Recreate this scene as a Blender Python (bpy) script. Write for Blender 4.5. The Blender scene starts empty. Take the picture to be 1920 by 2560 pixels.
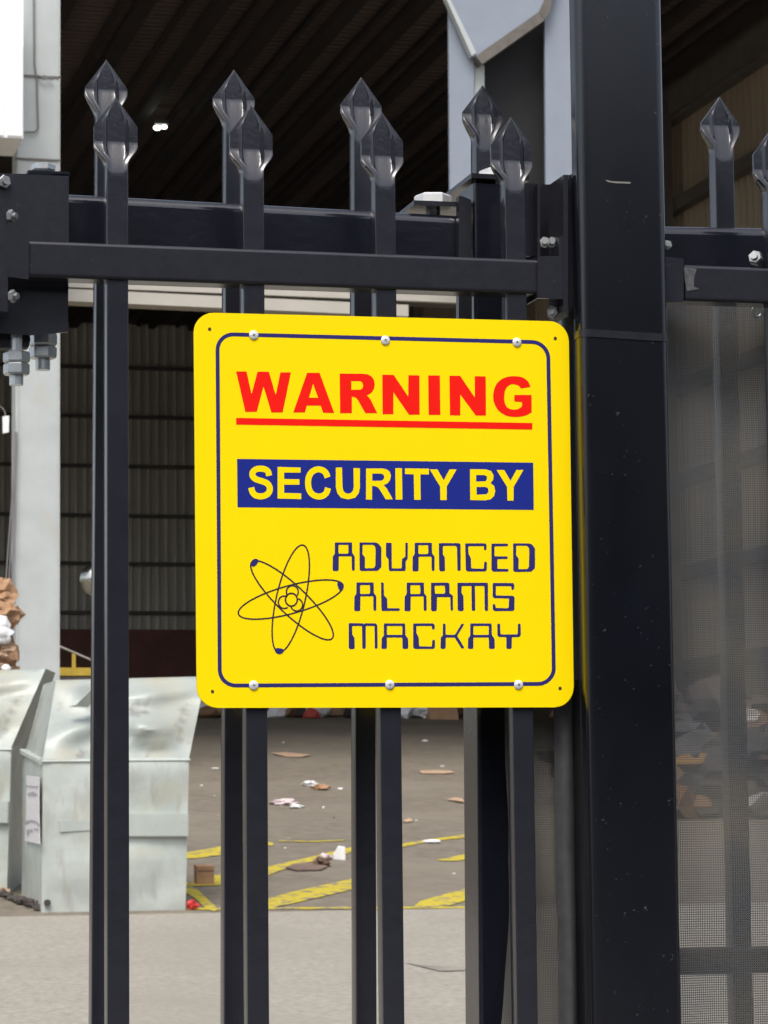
import bpy, bmesh, math, random
from mathutils import Vector, Matrix, noise

random.seed(7)
S = bpy.context.scene
COL = S.collection

# ------------------------------------------------------------------ camera
R = Vector((0.9695938883750511, -0.2444944794122629, -0.010494815990541239))
U = Vector((-0.015116261446991396, -0.10263960993834045, 0.994603744770535))
F = Vector((0.24425230861880295, 0.9642030699020989, 0.1032145809745559))
CAM = Vector((0.0, -3.43 * F.y, 1.1))
FPX = 104 / 36 * 2560
cam_data = bpy.data.cameras.new("camera")
cam = bpy.data.objects.new("camera", cam_data)
COL.objects.link(cam)
cam.matrix_world = Matrix(((R.x, U.x, -F.x, CAM.x), (R.y, U.y, -F.y, CAM.y),
                           (R.z, U.z, -F.z, CAM.z), (0, 0, 0, 1)))
cam_data.lens = 104
cam_data.sensor_width = 36
cam_data.clip_start = 0.05
cam_data.clip_end = 2000
cam_data.dof.use_dof = True
cam_data.dof.focus_distance = 3.45
cam_data.dof.aperture_fstop = 40
S.camera = cam

# ------------------------------------------------------------------ light
SUN_EL, SUN_AZ = math.radians(58), math.radians(205)      # azimuth from +Y, clockwise
world = bpy.data.worlds.new("World")
S.world = world
world.use_nodes = True
wn = world.node_tree
wn.nodes.clear()
sky = wn.nodes.new("ShaderNodeTexSky")
sky.sky_type = 'NISHITA'
sky.sun_disc = False
sky.sun_elevation = SUN_EL
sky.sun_rotation = SUN_AZ
sky.dust_density = 4.0
sky.air_density = 1.0
sky.ozone_density = 1.0
bg = wn.nodes.new("ShaderNodeBackground")
bg.inputs["Strength"].default_value = 0.12
wo = wn.nodes.new("ShaderNodeOutputWorld")
hs = wn.nodes.new("ShaderNodeHueSaturation")        # thin overcast: a paler sky than a clear one
hs.inputs["Saturation"].default_value = 0.55
wn.links.new(sky.outputs[0], hs.inputs["Color"])
wn.links.new(hs.outputs[0], bg.inputs[0])
wn.links.new(bg.outputs[0], wo.inputs[0])

sun_d = bpy.data.lights.new("sun", 'SUN')
sun_d.energy = 1.0
sun_d.angle = math.radians(25)
sun_d.color = (1.0, 0.96, 0.9)
sun = bpy.data.objects.new("sun", sun_d)
COL.objects.link(sun)
sd = Vector((math.sin(SUN_AZ) * math.cos(SUN_EL), math.cos(SUN_AZ) * math.cos(SUN_EL), math.sin(SUN_EL)))
sun.rotation_euler = sd.to_track_quat('Z', 'Y').to_euler()

S.view_settings.view_transform = 'Standard'
S.view_settings.look = 'None'
S.view_settings.exposure = 0.95
S.view_settings.gamma = 1.0
S.view_settings.use_curve_mapping = False
S.render.engine = 'CYCLES'
S.cycles.max_bounces = 8
S.cycles.transparent_max_bounces = 12


# ------------------------------------------------------------------ projection helpers (photo pixel -> point at a real depth)
def ray(px, py):
    return F + R * ((px - 960) / FPX) + U * ((1280 - py) / FPX)


def pt(px, py, Y):
    d = ray(px, py)
    return CAM + d * ((Y - CAM.y) / d.y)


APRON_SLOPE, RAMP_SLOPE = 0.029, 0.087


def on_plane(px, py, y0, z0, s):
    d = ray(px, py)
    t = (z0 + s * (CAM.y - y0) - CAM.z) / (d.z - s * d.y)
    return CAM + d * t


Y1 = on_plane(700, 2279, 0, 0, APRON_SLOPE).y
Z1 = APRON_SLOPE * Y1


def on_ramp(px, py):
    return on_plane(px, py, Y1, Z1, RAMP_SLOPE)


def on_apron(px, py):
    return on_plane(px, py, 0, 0, APRON_SLOPE)


Y2 = on_ramp(800, 1786).y
Z2 = Z1 + RAMP_SLOPE * (Y2 - Y1)


def ground_z(y):
    if y < Y1:
        return APRON_SLOPE * y
    return min(Z2, Z1 + RAMP_SLOPE * (y - Y1))


# ------------------------------------------------------------------ materials
def lin(c):
    return tuple(((v / 255) / 12.92 if v / 255 <= 0.04045 else ((v / 255 + 0.055) / 1.055) ** 2.4) for v in c)


def mat(name, col, rough=0.5, metal=0.0, spec=0.5, var=0.0, vscale=20.0, bump=0.0, bscale=60.0,
        rvar=0.0, stretch=(1, 1, 1), col2=None, c2scale=3.0, c2lo=0.5, c2hi=0.65, coat=0.0, detail=4.0, col3=None, c3scale=3.0, c3lo=0.6, c3hi=0.7, s3=(1, 1, 1)):
    m = bpy.data.materials.new(name)
    m.use_nodes = True
    nt = m.node_tree
    b = nt.nodes["Principled BSDF"]
    b.inputs["Roughness"].default_value = rough
    b.inputs["Metallic"].default_value = metal
    b.inputs["Specular IOR Level"].default_value = spec
    if coat:
        b.inputs["Coat Weight"].default_value = coat
        b.inputs["Coat Roughness"].default_value = 0.08
    tc = nt.nodes.new("ShaderNodeTexCoord")
    mp = nt.nodes.new("ShaderNodeMapping")
    mp.inputs["Scale"].default_value = stretch
    nt.links.new(tc.outputs["Object"], mp.inputs[0])

    def nz(scale, det=detail):
        n = nt.nodes.new("ShaderNodeTexNoise")
        n.inputs["Scale"].default_value = scale
        n.inputs["Detail"].default_value = det
        n.inputs["Roughness"].default_value = 0.6
        nt.links.new(mp.outputs[0], n.inputs["Vector"])
        return n
    c = (*col, 1)
    src = None
    if var > 0:
        n = nz(vscale)
        rp = nt.nodes.new("ShaderNodeValToRGB")
        rp.color_ramp.elements[0].position = 0.3
        rp.color_ramp.elements[1].position = 0.7
        rp.color_ramp.elements[0].color = tuple(max(0, v * (1 - var)) for v in col) + (1,)
        rp.color_ramp.elements[1].color = tuple(min(1, v * (1 + var)) for v in col) + (1,)
        nt.links.new(n.outputs["Fac"], rp.inputs[0])
        src = rp.outputs[0]
    if col2 is not None:
        n = nz(c2scale, 6.0)
        rp = nt.nodes.new("ShaderNodeValToRGB")
        rp.color_ramp.elements[0].position = c2lo
        rp.color_ramp.elements[1].position = c2hi
        nt.links.new(n.outputs["Fac"], rp.inputs[0])
        mx = nt.nodes.new("ShaderNodeMix")
        mx.data_type = 'RGBA'
        nt.links.new(rp.outputs[0], mx.inputs[0])
        if src is not None:
            nt.links.new(src, mx.inputs[6])
        else:
            mx.inputs[6].default_value = c
        mx.inputs[7].default_value = (*col2, 1)
        src = mx.outputs[2]
    if col3 is not None:
        mp3 = nt.nodes.new("ShaderNodeMapping")
        mp3.inputs["Scale"].default_value = s3
        mp3.inputs["Location"].default_value = (7.3, 2.1, 4.4)
        nt.links.new(tc.outputs["Object"], mp3.inputs[0])
        n = nt.nodes.new("ShaderNodeTexNoise")
        n.inputs["Scale"].default_value = c3scale
        n.inputs["Detail"].default_value = 8
        nt.links.new(mp3.outputs[0], n.inputs["Vector"])
        rp = nt.nodes.new("ShaderNodeValToRGB")
        rp.color_ramp.elements[0].position = c3lo
        rp.color_ramp.elements[1].position = c3hi
        nt.links.new(n.outputs["Fac"], rp.inputs[0])
        mx = nt.nodes.new("ShaderNodeMix")
        mx.data_type = 'RGBA'
        nt.links.new(rp.outputs[0], mx.inputs[0])
        if src is not None:
            nt.links.new(src, mx.inputs[6])
        else:
            mx.inputs[6].default_value = c
        mx.inputs[7].default_value = (*col3, 1)
        src = mx.outputs[2]
    if src is not None:
        nt.links.new(src, b.inputs["Base Color"])
    else:
        b.inputs["Base Color"].default_value = c
    if rvar > 0:
        n = nz(vscale * 0.6)
        mr = nt.nodes.new("ShaderNodeMapRange")
        mr.inputs["To Min"].default_value = max(0.02, rough - rvar)
        mr.inputs["To Max"].default_value = rough + rvar
        nt.links.new(n.outputs["Fac"], mr.inputs[0])
        nt.links.new(mr.outputs[0], b.inputs["Roughness"])
    if bump > 0:
        n = nz(bscale)
        bp = nt.nodes.new("ShaderNodeBump")
        bp.inputs["Strength"].default_value = bump
        bp.inputs["Distance"].default_value = 0.01
        nt.links.new(n.outputs["Fac"], bp.inputs["Height"])
        nt.links.new(bp.outputs[0], b.inputs["Normal"])
    return m


def emit(name, col, strength):
    m = bpy.data.materials.new(name)
    m.use_nodes = True
    b = m.node_tree.nodes["Principled BSDF"]
    b.inputs["Base Color"].default_value = (*col, 1)
    b.inputs["Emission Color"].default_value = (*col, 1)
    b.inputs["Emission Strength"].default_value = strength
    return m


M = {}
M['black'] = mat("black_powder_coat", (0.0155, 0.016, 0.0215), 0.25, spec=0.5, var=0.15, vscale=120, bump=0.04, bscale=900, rvar=0.06, col2=(0.09, 0.09, 0.09), c2scale=230, c2lo=0.71, c2hi=0.75)
M['gloss'] = mat("glossy_black_powder_coat", (0.0085, 0.0095, 0.0155), 0.16, spec=0.8, bump=0.03, bscale=60, rvar=0.04, var=0.1, vscale=40)
M['picket'] = mat("satin_black_picket", (0.0165, 0.0172, 0.024), 0.2, spec=0.8, bump=0.03, bscale=60, rvar=0.05, var=0.12, vscale=40, col2=(0.10, 0.10, 0.10), c2scale=260, c2lo=0.72, c2hi=0.76)
M['post'] = mat("black_post_paint", (0.0042, 0.0050, 0.0085), 0.18, spec=0.7, var=0.25, vscale=9, bump=0.03, bscale=700, rvar=0.05,
                col2=(0.06, 0.06, 0.065), c2scale=150, c2lo=0.665, c2hi=0.71, col3=(.0065, .007, .0095), c3scale=4, c3lo=.45, c3hi=.7, s3=(3, 3, .6))
M['scuff'] = mat("bare_scratch", (0.2, 0.19, 0.17), 0.5, var=0.2, vscale=300)
M['zinc'] = mat("zinc_plated_steel", (0.55, 0.58, 0.58), 0.32, metal=0.85, var=0.15, vscale=60, rvar=0.1)
M['rubber'] = mat("black_rubber", (0.008, 0.008, 0.009), 0.6, spec=0.3, var=0.1)
M['yellow'] = mat("sign_yellow", (1.0, 0.73, 0.0), 0.45, spec=0.12, var=0.015, vscale=6, bump=0.006, bscale=40)
M['red'] = mat("sign_red", (0.90, 0.012, 0.006), 0.42, spec=0.12, var=0.03, vscale=30)
M['blue'] = mat("sign_blue", (0.014, 0.026, 0.235), 0.42, spec=0.12, var=0.04, vscale=30)
M['navy'] = mat("sign_navy", (0.028, 0.027, 0.15), 0.42, spec=0.12, var=0.04, vscale=30)
M['orbit'] = mat("sign_dark_line", (0.03, 0.018, 0.03), 0.45, spec=0.3)
M['hole'] = mat("hole_shadow", (0.05, 0.035, 0.01), 0.8)
M['bolt'] = mat("dull_zinc", (0.34, 0.35, 0.35), 0.4, metal=0.8, var=0.2, vscale=60)
M['screw'] = mat("white_screw_cap", (0.78, 0.78, 0.77), 0.3, metal=0.3, var=0.05)
M['apron'] = mat("worn_concrete", (0.305, 0.28, 0.236), 0.85, spec=0.2, var=0.22, vscale=26, stretch=(1, .6, 1), bump=0.5, bscale=60,
                 col2=(0.265, 0.243, 0.203), c2scale=.9, c2lo=0.45, c2hi=0.75, detail=12)
M['ramp'] = mat("stained_asphalt", (0.175, 0.152, 0.120), 0.9, spec=0.15, var=0.22, vscale=7, bump=0.5, bscale=50,
                col2=(0.21, 0.185, 0.145), c2scale=0.7, c2lo=0.45, c2hi=0.7, stretch=(1, 0.8, 1), detail=12)
M['street'] = mat("street_asphalt", (0.07, 0.07, 0.07), 0.9, var=0.2, vscale=3)
M['rise_green'] = mat("unseen_rise_green", (0.016, 0.024, 0.013), 0.95, var=0.4, vscale=0.6)
M['white_wall'] = mat("white_painted_steel", (0.84, 0.85, 0.84), 0.5, var=0.02, vscale=4)
M['column'] = mat("pale_grey_steel", (0.455, 0.485, 0.475), 0.55, var=0.07, vscale=3, col2=(0.46, 0.43, 0.35), c2scale=1.3, c2lo=0.62, c2hi=0.78)
M['trim_dark'] = mat("dark_brown_trim", (0.13, 0.115, 0.10), 0.6, var=0.2, vscale=10)
M['hood'] = mat("grey_hood_steel", (0.25, 0.285, 0.34), 0.55, var=0.05, vscale=3)
M['corr'] = mat("corrugated_cladding", (0.62, 0.59, 0.53), 0.6, var=0.18, vscale=0.7, stretch=(1, 1, 0.3))
M['sidewall'] = mat("brown_side_cladding", (0.40, 0.335, 0.25), 0.6, var=0.15, vscale=0.5, stretch=(1, 1, 0.3))
M['girt'] = mat("dark_girt_steel", (0.12, 0.11, 0.10), 0.6, var=0.2, vscale=3)
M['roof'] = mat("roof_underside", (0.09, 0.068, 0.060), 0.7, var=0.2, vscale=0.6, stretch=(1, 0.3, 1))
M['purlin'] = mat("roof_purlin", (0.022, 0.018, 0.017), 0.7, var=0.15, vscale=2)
M['rod'] = mat("rusty_rod", (0.16, 0.105, 0.08), 0.7, var=.2)
M['maroon'] = mat("maroon_panel", (0.19, 0.075, 0.06), 0.6, var=0.15, vscale=2)
M['beige'] = mat("beige_beam_paint", (0.47, 0.44, 0.385), 0.6, var=0.06, vscale=2)
M['bin'] = mat("galvanised_pale_green", (0.46, 0.50, 0.465), 0.42, spec=0.45, metal=0.1, var=0.14, vscale=5.0, bump=0.3, bscale=3.5, rvar=0.1,
               col2=(0.47, 0.455, 0.36), c2scale=1.6, c2lo=0.5, c2hi=0.72,
               col3=(0.37, 0.36, 0.325), c3scale=6, c3lo=.54, c3hi=.74, s3=(2.2, 2.2, .5))
M['bin_lid'] = mat("galvanised_lid", (0.335, 0.37, 0.345), 0.42, spec=0.4, metal=0.1, var=0.13, vscale=4.0, bump=0.3, bscale=4, rvar=0.1,
                   col2=(0.37, 0.36, 0.285), c2scale=2.0, c2lo=0.5, c2hi=0.7, col3=(0.22, 0.21, 0.195), c3scale=7, c3lo=.57, c3hi=.72)
M['bin_band'] = mat("galvanised_band", (0.41, 0.45, 0.42), 0.45, metal=0.1, var=0.08, vscale=4, bump=0.2, bscale=4,
                    col2=(0.33, 0.30, 0.27), c2scale=4.5, c2lo=0.64, c2hi=0.75)
M['dirt'] = mat("dark_stain", (0.05, 0.04, 0.035), 0.8, var=0.3, vscale=20)
M['sticker'] = mat("faded_sticker", (0.68, 0.66, 0.67), 0.5, var=0.1, vscale=30)
M['sticker_print'] = mat("faded_print", (0.36, 0.34, 0.37), 0.6, var=0.2, vscale=30)
M['paint'] = mat("worn_yellow_line", (0.50, 0.40, 0.04), 0.8, spec=0.2, var=0.25, vscale=9, col2=(0.20, 0.175, 0.125), c2scale=9, c2lo=0.50, c2hi=0.60, detail=10)
M['yellow_steel'] = mat("yellow_painted_steel", (0.62, 0.42, 0.05), 0.5, var=0.15, vscale=8, col2=(0.3, 0.24, 0.12), c2scale=7, c2lo=0.6, c2hi=0.7)
M['card'] = mat("brown_cardboard", (0.36, 0.21, 0.115), 0.85, var=0.15, vscale=12)
M['card_pale'] = mat("pale_cardboard", (0.44, 0.30, 0.20), 0.85, var=0.15, vscale=12)
M['paper'] = mat("white_paper", (0.75, 0.75, 0.74), 0.7, var=0.06, vscale=20)
M['plastic'] = mat("white_plastic_bag", (0.80, 0.80, 0.80), 0.35, var=0.05, vscale=20)
M['pink'] = mat("pinkish_paper", (0.60, 0.50, 0.50), 0.7, var=0.15, vscale=14)
M['redwrap'] = mat("red_wrapper", (0.55, 0.03, 0.03), 0.4, var=0.3, vscale=20)
M['leaf'] = mat("brown_scrap", (0.10, 0.06, 0.04), 0.9, var=0.3, vscale=20)
M['chrome'] = mat("mirror_dome", (0.55, 0.55, 0.5), 0.22, metal=1.0)
M['cable'] = mat("grey_cable", (0.2, 0.19, 0.19), 0.6)
M['lamp'] = emit("lamp_glow", (0.92, 1.0, 0.9), 3.0)


def cloth_material():
    m = bpy.data.materials.new("shade_cloth_weave")
    m.use_nodes = True
    nt = m.node_tree
    b = nt.nodes["Principled BSDF"]
    b.inputs["Roughness"].default_value = 0.75
    b.inputs["Specular IOR Level"].default_value = 0.3
    tr = nt.nodes.new("ShaderNodeBsdfTransparent")
    mx = nt.nodes.new("ShaderNodeMixShader")
    tc = nt.nodes.new("ShaderNodeTexCoord")
    vals = []
    for axis in (0, 2):
        sp = nt.nodes.new("ShaderNodeSeparateXYZ")
        nt.links.new(tc.outputs["Object"], sp.inputs[0])
        mu = nt.nodes.new("ShaderNodeMath")
        mu.operation = 'MULTIPLY'
        mu.inputs[1].default_value = 2 * math.pi / 0.0028
        nt.links.new(sp.outputs[axis], mu.inputs[0])
        sn = nt.nodes.new("ShaderNodeMath")
        sn.operation = 'SINE'
        nt.links.new(mu.outputs[0], sn.inputs[0])
        vals.append(sn)
    mxm = nt.nodes.new("ShaderNodeMath")
    mxm.operation = 'MAXIMUM'
    nt.links.new(vals[0].outputs[0], mxm.inputs[0])
    nt.links.new(vals[1].outputs[0], mxm.inputs[1])
    gt = nt.nodes.new("ShaderNodeMapRange")
    gt.inputs["From Min"].default_value = 0.0
    gt.inputs["From Max"].default_value = 0.5
    gt.inputs["To Min"].default_value = 0.33
    gt.inputs["To Max"].default_value = 0.97
    nt.links.new(mxm.outputs[0], gt.inputs[0])
    n = nt.nodes.new("ShaderNodeTexNoise")
    n.inputs["Scale"].default_value = 9
    nt.links.new(tc.outputs["Object"], n.inputs["Vector"])
    rp = nt.nodes.new("ShaderNodeValToRGB")
    rp.color_ramp.elements[0].position = 0.3
    rp.color_ramp.elements[0].color = (0.078, 0.085, 0.098, 1)
    rp.color_ramp.elements[1].position = 0.7
    rp.color_ramp.elements[1].color = (0.122, 0.115, 0.098, 1)
    nt.links.new(n.outputs["Fac"], rp.inputs[0])
    pr_ = nt.nodes.new("ShaderNodeMath")
    pr_.operation = 'MULTIPLY'
    nt.links.new(vals[0].outputs[0], pr_.inputs[0])
    nt.links.new(vals[1].outputs[0], pr_.inputs[1])
    th = nt.nodes.new("ShaderNodeMapRange")
    th.inputs["From Min"].default_value = -.8
    th.inputs["From Max"].default_value = .8
    th.inputs["To Min"].default_value = 1.4
    th.inputs["To Max"].default_value = .6
    nt.links.new(pr_.outputs[0], th.inputs[0])
    sc_ = nt.nodes.new("ShaderNodeVectorMath")
    sc_.operation = 'SCALE'
    nt.links.new(rp.outputs[0], sc_.inputs[0])
    nt.links.new(th.outputs[0], sc_.inputs["Scale"])
    nt.links.new(sc_.outputs[0], b.inputs["Base Color"])
    nt.links.new(gt.outputs[0], mx.inputs[0])
    nt.links.new(tr.outputs[0], mx.inputs[1])
    nt.links.new(b.outputs[0], mx.inputs[2])
    nt.links.new(mx.outputs[0], nt.nodes["Material Output"].inputs[0])
    return m


M['cloth'] = cloth_material()
M['cloth_doubled'] = M['cloth'].copy()              # the loose end hangs in two layers: hardly any gaps
for n_ in M['cloth_doubled'].node_tree.nodes:
    if n_.type == 'MAP_RANGE' and abs(n_.inputs["To Max"].default_value - .97) < 1e-3:
        n_.inputs["To Min"].default_value = .82
    if n_.type == 'VALTORGB':
        n_.color_ramp.elements[0].color = (.062, .066, .070, 1)
        n_.color_ramp.elements[1].color = (.105, .096, .080, 1)

# ------------------------------------------------------------------ object helpers
ORIGIN = {}


def tag(o, label=None, cat=None, group=None, kind=None):
    if label:
        o['label'] = label
    if cat:
        o['category'] = cat
    if group:
        o['group'] = group
    if kind:
        o['kind'] = kind
    return o


def thing(name, label, cat, loc, group=None):
    o = bpy.data.objects.new(name, None)
    o.empty_display_size = 0.1
    o.location = loc
    COL.objects.link(o)
    ORIGIN[o.name] = Vector(loc)
    return tag(o, label, cat, group)


class MB:
    def __init__(self):
        self.bm = bmesh.new()

    def face(self, pts):
        try:
            return self.bm.faces.new([self.bm.verts.new(p) for p in pts])
        except ValueError:
            return None

    def prism(self, poly, vec):
        """closed solid: polygon (list of world points) swept by vec"""
        a = [self.bm.verts.new(p) for p in poly]
        b = [self.bm.verts.new(Vector(p) + Vector(vec)) for p in poly]
        n = len(a)
        self.bm.faces.new(a)
        self.bm.faces.new(b[::-1])
        for i in range(n):
            self.bm.faces.new((a[i], b[i], b[(i + 1) % n], a[(i + 1) % n]))
        return self

    def loft(self, loops, cap=True):
        vs = [[self.bm.verts.new(p) for p in l] for l in loops]
        n = len(vs[0])
        for a, b in zip(vs, vs[1:]):
            for i in range(n):
                self.bm.faces.new((a[i], a[(i + 1) % n], b[(i + 1) % n], b[i]))
        if cap:
            self.bm.faces.new(vs[0][::-1])
            self.bm.faces.new(vs[-1])
        return self

    def box(self, lo, hi):
        x0, y0, z0 = lo
        x1, y1, z1 = hi
        return self.prism([(x0, y0, z0), (x1, y0, z0), (x1, y1, z0), (x0, y1, z0)], (0, 0, z1 - z0))

    def tube(self, p0, p1, r, n=12, r1=None):
        p0, p1 = Vector(p0), Vector(p1)
        d = (p1 - p0).normalized()
        a = d.orthogonal().normalized()
        b = d.cross(a)
        r1 = r if r1 is None else r1
        l0 = [p0 + (a * math.cos(t) + b * math.sin(t)) * r for t in [2 * math.pi * i / n for i in range(n)]]
        l1 = [p1 + (a * math.cos(t) + b * math.sin(t)) * r1 for t in [2 * math.pi * i / n for i in range(n)]]
        return self.loft([l0, l1])

    def path(self, pts, r, n=8):
        pts = [Vector(p) for p in pts]
        loops = []
        a = None
        for i, p in enumerate(pts):
            d = (pts[min(i + 1, len(pts) - 1)] - pts[max(i - 1, 0)]).normalized()
            a = d.orthogonal().normalized() if a is None else (a - d * a.dot(d)).normalized()
            b = d.cross(a)
            loops.append([p + (a * math.cos(t) + b * math.sin(t)) * r for t in [2 * math.pi * k / n for k in range(n)]])
        return self.loft(loops)

    def bar(self, p0, p1, w, h, wdir, rad=0.002, seg=3):
        """rounded rectangular tube from p0 to p1; wdir = direction of w"""
        p0, p1, wd = Vector(p0), Vector(p1), Vector(wdir)
        d = (p1 - p0).normalized()
        a = (wd - d * wd.dot(d)).normalized()
        b = d.cross(a)
        prof = rrect(w, h, rad, seg)
        return self.loft([[p + a * u + b * v for u, v in prof] for p in (p0, p1)])

    def hexnut(self, c, axis, r, h, chamfer=True):
        c, axis = Vector(c), Vector(axis).normalized()
        a = axis.orthogonal().normalized()
        b = axis.cross(a)
        def loop(t, rr):
            return [c + axis * t + (a * math.cos(k * math.pi / 3) + b * math.sin(k * math.pi / 3)) * rr for k in range(6)]
        return self.loft([loop(0, r * .9), loop(h * .15, r), loop(h * .85, r), loop(h, r * .88)])

    def crumple(self, c, sx, sy, sz, seed, sub=2, amp=0.5, rot=0.0, tilt=None):
        r = bmesh.ops.create_icosphere(self.bm, subdivisions=sub, radius=1.0)
        mr = Matrix.Rotation(rot, 3, 'Z')
        for v in r['verts']:
            p = v.co.copy()
            k = 1 + amp * noise.noise(p * 1.7 + Vector((seed * 3.1, seed, 0))) + amp * .6 * noise.noise(p * 4.3 + Vector((seed, 0, seed)))
            q = mr @ Vector((p.x * sx * k, p.y * sy * k, p.z * sz * k))
            v.co = Vector(c) + q
        return self

    def build(self, name, m, parent=None, smooth=None, mats=None):
        bmesh.ops.recalc_face_normals(self.bm, faces=self.bm.faces[:])
        off = Vector((0, 0, 0)) if parent is None else ORIGIN[parent.name]
        for v in self.bm.verts:
            v.co -= off
        me = bpy.data.meshes.new(name)
        self.bm.to_mesh(me)
        self.bm.free()
        if smooth is not None:
            for p in me.polygons:
                p.use_smooth = True
            me.set_sharp_from_angle(angle=math.radians(smooth))
        me.materials.append(m)
        o = bpy.data.objects.new(name, me)
        COL.objects.link(o)
        o.parent = parent
        ORIGIN[o.name] = off
        return o


def rrect(w, h, r, seg=3):
    out = []
    for cx, cy, a0 in ((w / 2 - r, h / 2 - r, 0), (-w / 2 + r, h / 2 - r, 90), (-w / 2 + r, -h / 2 + r, 180), (w / 2 - r, -h / 2 + r, 270)):
        e = min(.0004, r * .1)
        c0_, s0_, c1_, s1_ = (round(f(math.radians(a0 + d))) for d in (0, 90) for f in (math.cos, math.sin))
        out.append((cx + r * c0_ - e * c1_, cy + r * s0_ - e * s1_))
        for i in range(seg + 1):
            t = math.radians(a0 + 90 * i / seg)
            out.append((cx + r * math.cos(t), cy + r * math.sin(t)))
        out.append((cx + r * c1_ - e * c0_, cy + r * s1_ - e * s0_))
    return out


def base_at(mb):
    """centre-bottom of what is in the builder"""
    vs = [v.co for v in mb.bm.verts]
    return Vector((sum(v.x for v in vs) / len(vs), sum(v.y for v in vs) / len(vs), min(v.z for v in vs)))


def solo(name, mb, m, label, cat, group=None, smooth=None, kind=None):
    """a thing that is one mesh, with its origin at its own base"""
    b = base_at(mb)
    for v in mb.bm.verts:
        v.co -= b
    o = mb.build(name, m, None, smooth)
    o.location = b
    ORIGIN[o.name] = b
    return tag(o, label, cat, group, kind)


def pxpoly(pts, Y):
    return [pt(x, y, Y) for x, y in pts]


# ================================================================== GROUND
g = MB()
g.face([(-120, -60, -60 * 0 - .0), (160, -60, 0), (160, 0, 0), (-120, 0, 0)])
o = g.build("street", M['street'])
tag(o, kind="structure")
g = MB()
nx, ny = 40, 30
x0, x1 = -60, 90
g.face([(x0, 0, 0), (x1, 0, 0), (x1, Y1, Z1), (x0, Y1, Z1)])
o = g.build("concrete_apron", M['apron'])
tag(o, kind="structure")
g = MB()
g.face([(x0, Y1, Z1), (x1, Y1, Z1), (x1, Y2, Z2), (x0, Y2, Z2)])
o = g.build("ramp", M['ramp'])
tag(o, kind="structure")
g = MB()
g.face([(x0, Y2, Z2), (x1, Y2, Z2), (x1, 120, Z2), (x0, 120, Z2)])
o = g.build("shed_floor", M['ramp'])
tag(o, kind="structure")
# unseen rise with trees behind the camera, added so the black steel reflects dark
g = MB()
loops = []
for i in range(61):
    x = -150 + i * 5.5
    h = 14.0 + 2.0 * noise.noise(Vector((x * .11, 3, 0))) + 1.2 * noise.noise(Vector((x * .5, 9, 0)))
    loops.append([Vector((x, -36, -.2)), Vector((x, -37, h * .75)), Vector((x, -39, h)), Vector((x, -50, h * .6)), Vector((x, -54, -.2))])
g.loft(loops)
o = g.build("unseen_rise", M['rise_green'], smooth=60)
tag(o, kind="structure")


# painted lines on the ramp (source pixels -> points on the ramp)
def ramp_patch(poly, lift):
    return [on_ramp(x, y) + Vector((0, 0, lift)) for x, y in poly]


def c3(x, y):           # photo detail 440,1740
    return (440 + .4581 * x, 1740 + .4581 * y)


lines = [
    [(500, 1110), (620, 1076), (780, 1040), (1075, 975), (1075, 1030), (920, 1070), (800, 1098), (640, 1135), (500, 1165)],
    [(1290, 1160), (1330, 1125), (1430, 1095), (1640, 1040), (1640, 1100), (1500, 1146), (1400, 1158)],
    [(340, 960), (500, 935), (700, 890), (880, 846), (1090, 800), (1090, 822), (880, 876), (640, 930), (500, 982), (340, 1010)],
    [(20, 862), (90, 852), (240, 825), (480, 795), (530, 805), (530, 818), (400, 835), (240, 872), (100, 890), (20, 892)],
    [(60, 1040), (110, 1005), (240, 975), (340, 955), (340, 1010), (240, 1036), (120, 1040)],
    [(1200, 815), (1340, 792), (1500, 770), (1640, 752), (1640, 770), (1480, 786), (1340, 806), (1200, 835)],
    [(1420, 898), (1500, 882), (1660, 850), (1660, 880), (1540, 902), (1460, 904)],
    [(20, 975), (70, 1030), (120, 1062), (180, 1120), (232, 1168), (205, 1180), (160, 1160), (100, 1105), (40, 1070)],
    [(560, 792), (760, 795), (920, 788), (920, 792), (760, 800), (560, 797)],
]
for i, l in enumerate(lines):
    g = MB()
    g.face(ramp_patch([c3(*p) for p in l], 0.006))
    o = g.build("painted_line", M['paint'])
    tag(o, kind="structure")
g = MB()
e0, e1 = on_ramp(470, 2276), on_ramp(1170, 2272)
g.face([e0 + Vector((0, 0, .005)), e1 + Vector((0, 0, .005)), e1 + Vector((0, .11, .005 + .11 * RAMP_SLOPE)), e0 + Vector((0, .11, .005 + .11 * RAMP_SLOPE))])
o = g.build("painted_line", M['paint'])
tag(o, kind="structure")
# tyre scuffs on the apron
M['scuffs'] = mat("tyre_scuff", (0.235, 0.215, 0.18), 0.85, var=0.3, vscale=3)
for poly in ([(1010, 2407), (1080, 2416), (1160, 2421), (1240, 2418), (1240, 2424), (1160, 2428), (1100, 2430), (1050, 2418)],
             ):
    g = MB()
    g.face([on_apron(x, y) + Vector((0, 0, .005)) for x, y in poly])
    o = g.build("tyre_mark", M['scuffs'])
    tag(o, kind="structure")

# ================================================================== SHED
YF = 29.0                     # front line of the shed
YB = 64.0                     # back wall
zroof = CAM.z + 11.5
XR = pt(831, 790, YB).x       # side wall
XL = -7.0
shed = thing("industrial_shed", "large dim open fronted shed with pale steel column and corrugated back wall", "shed", (0, YF, ground_z(YF)))


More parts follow.
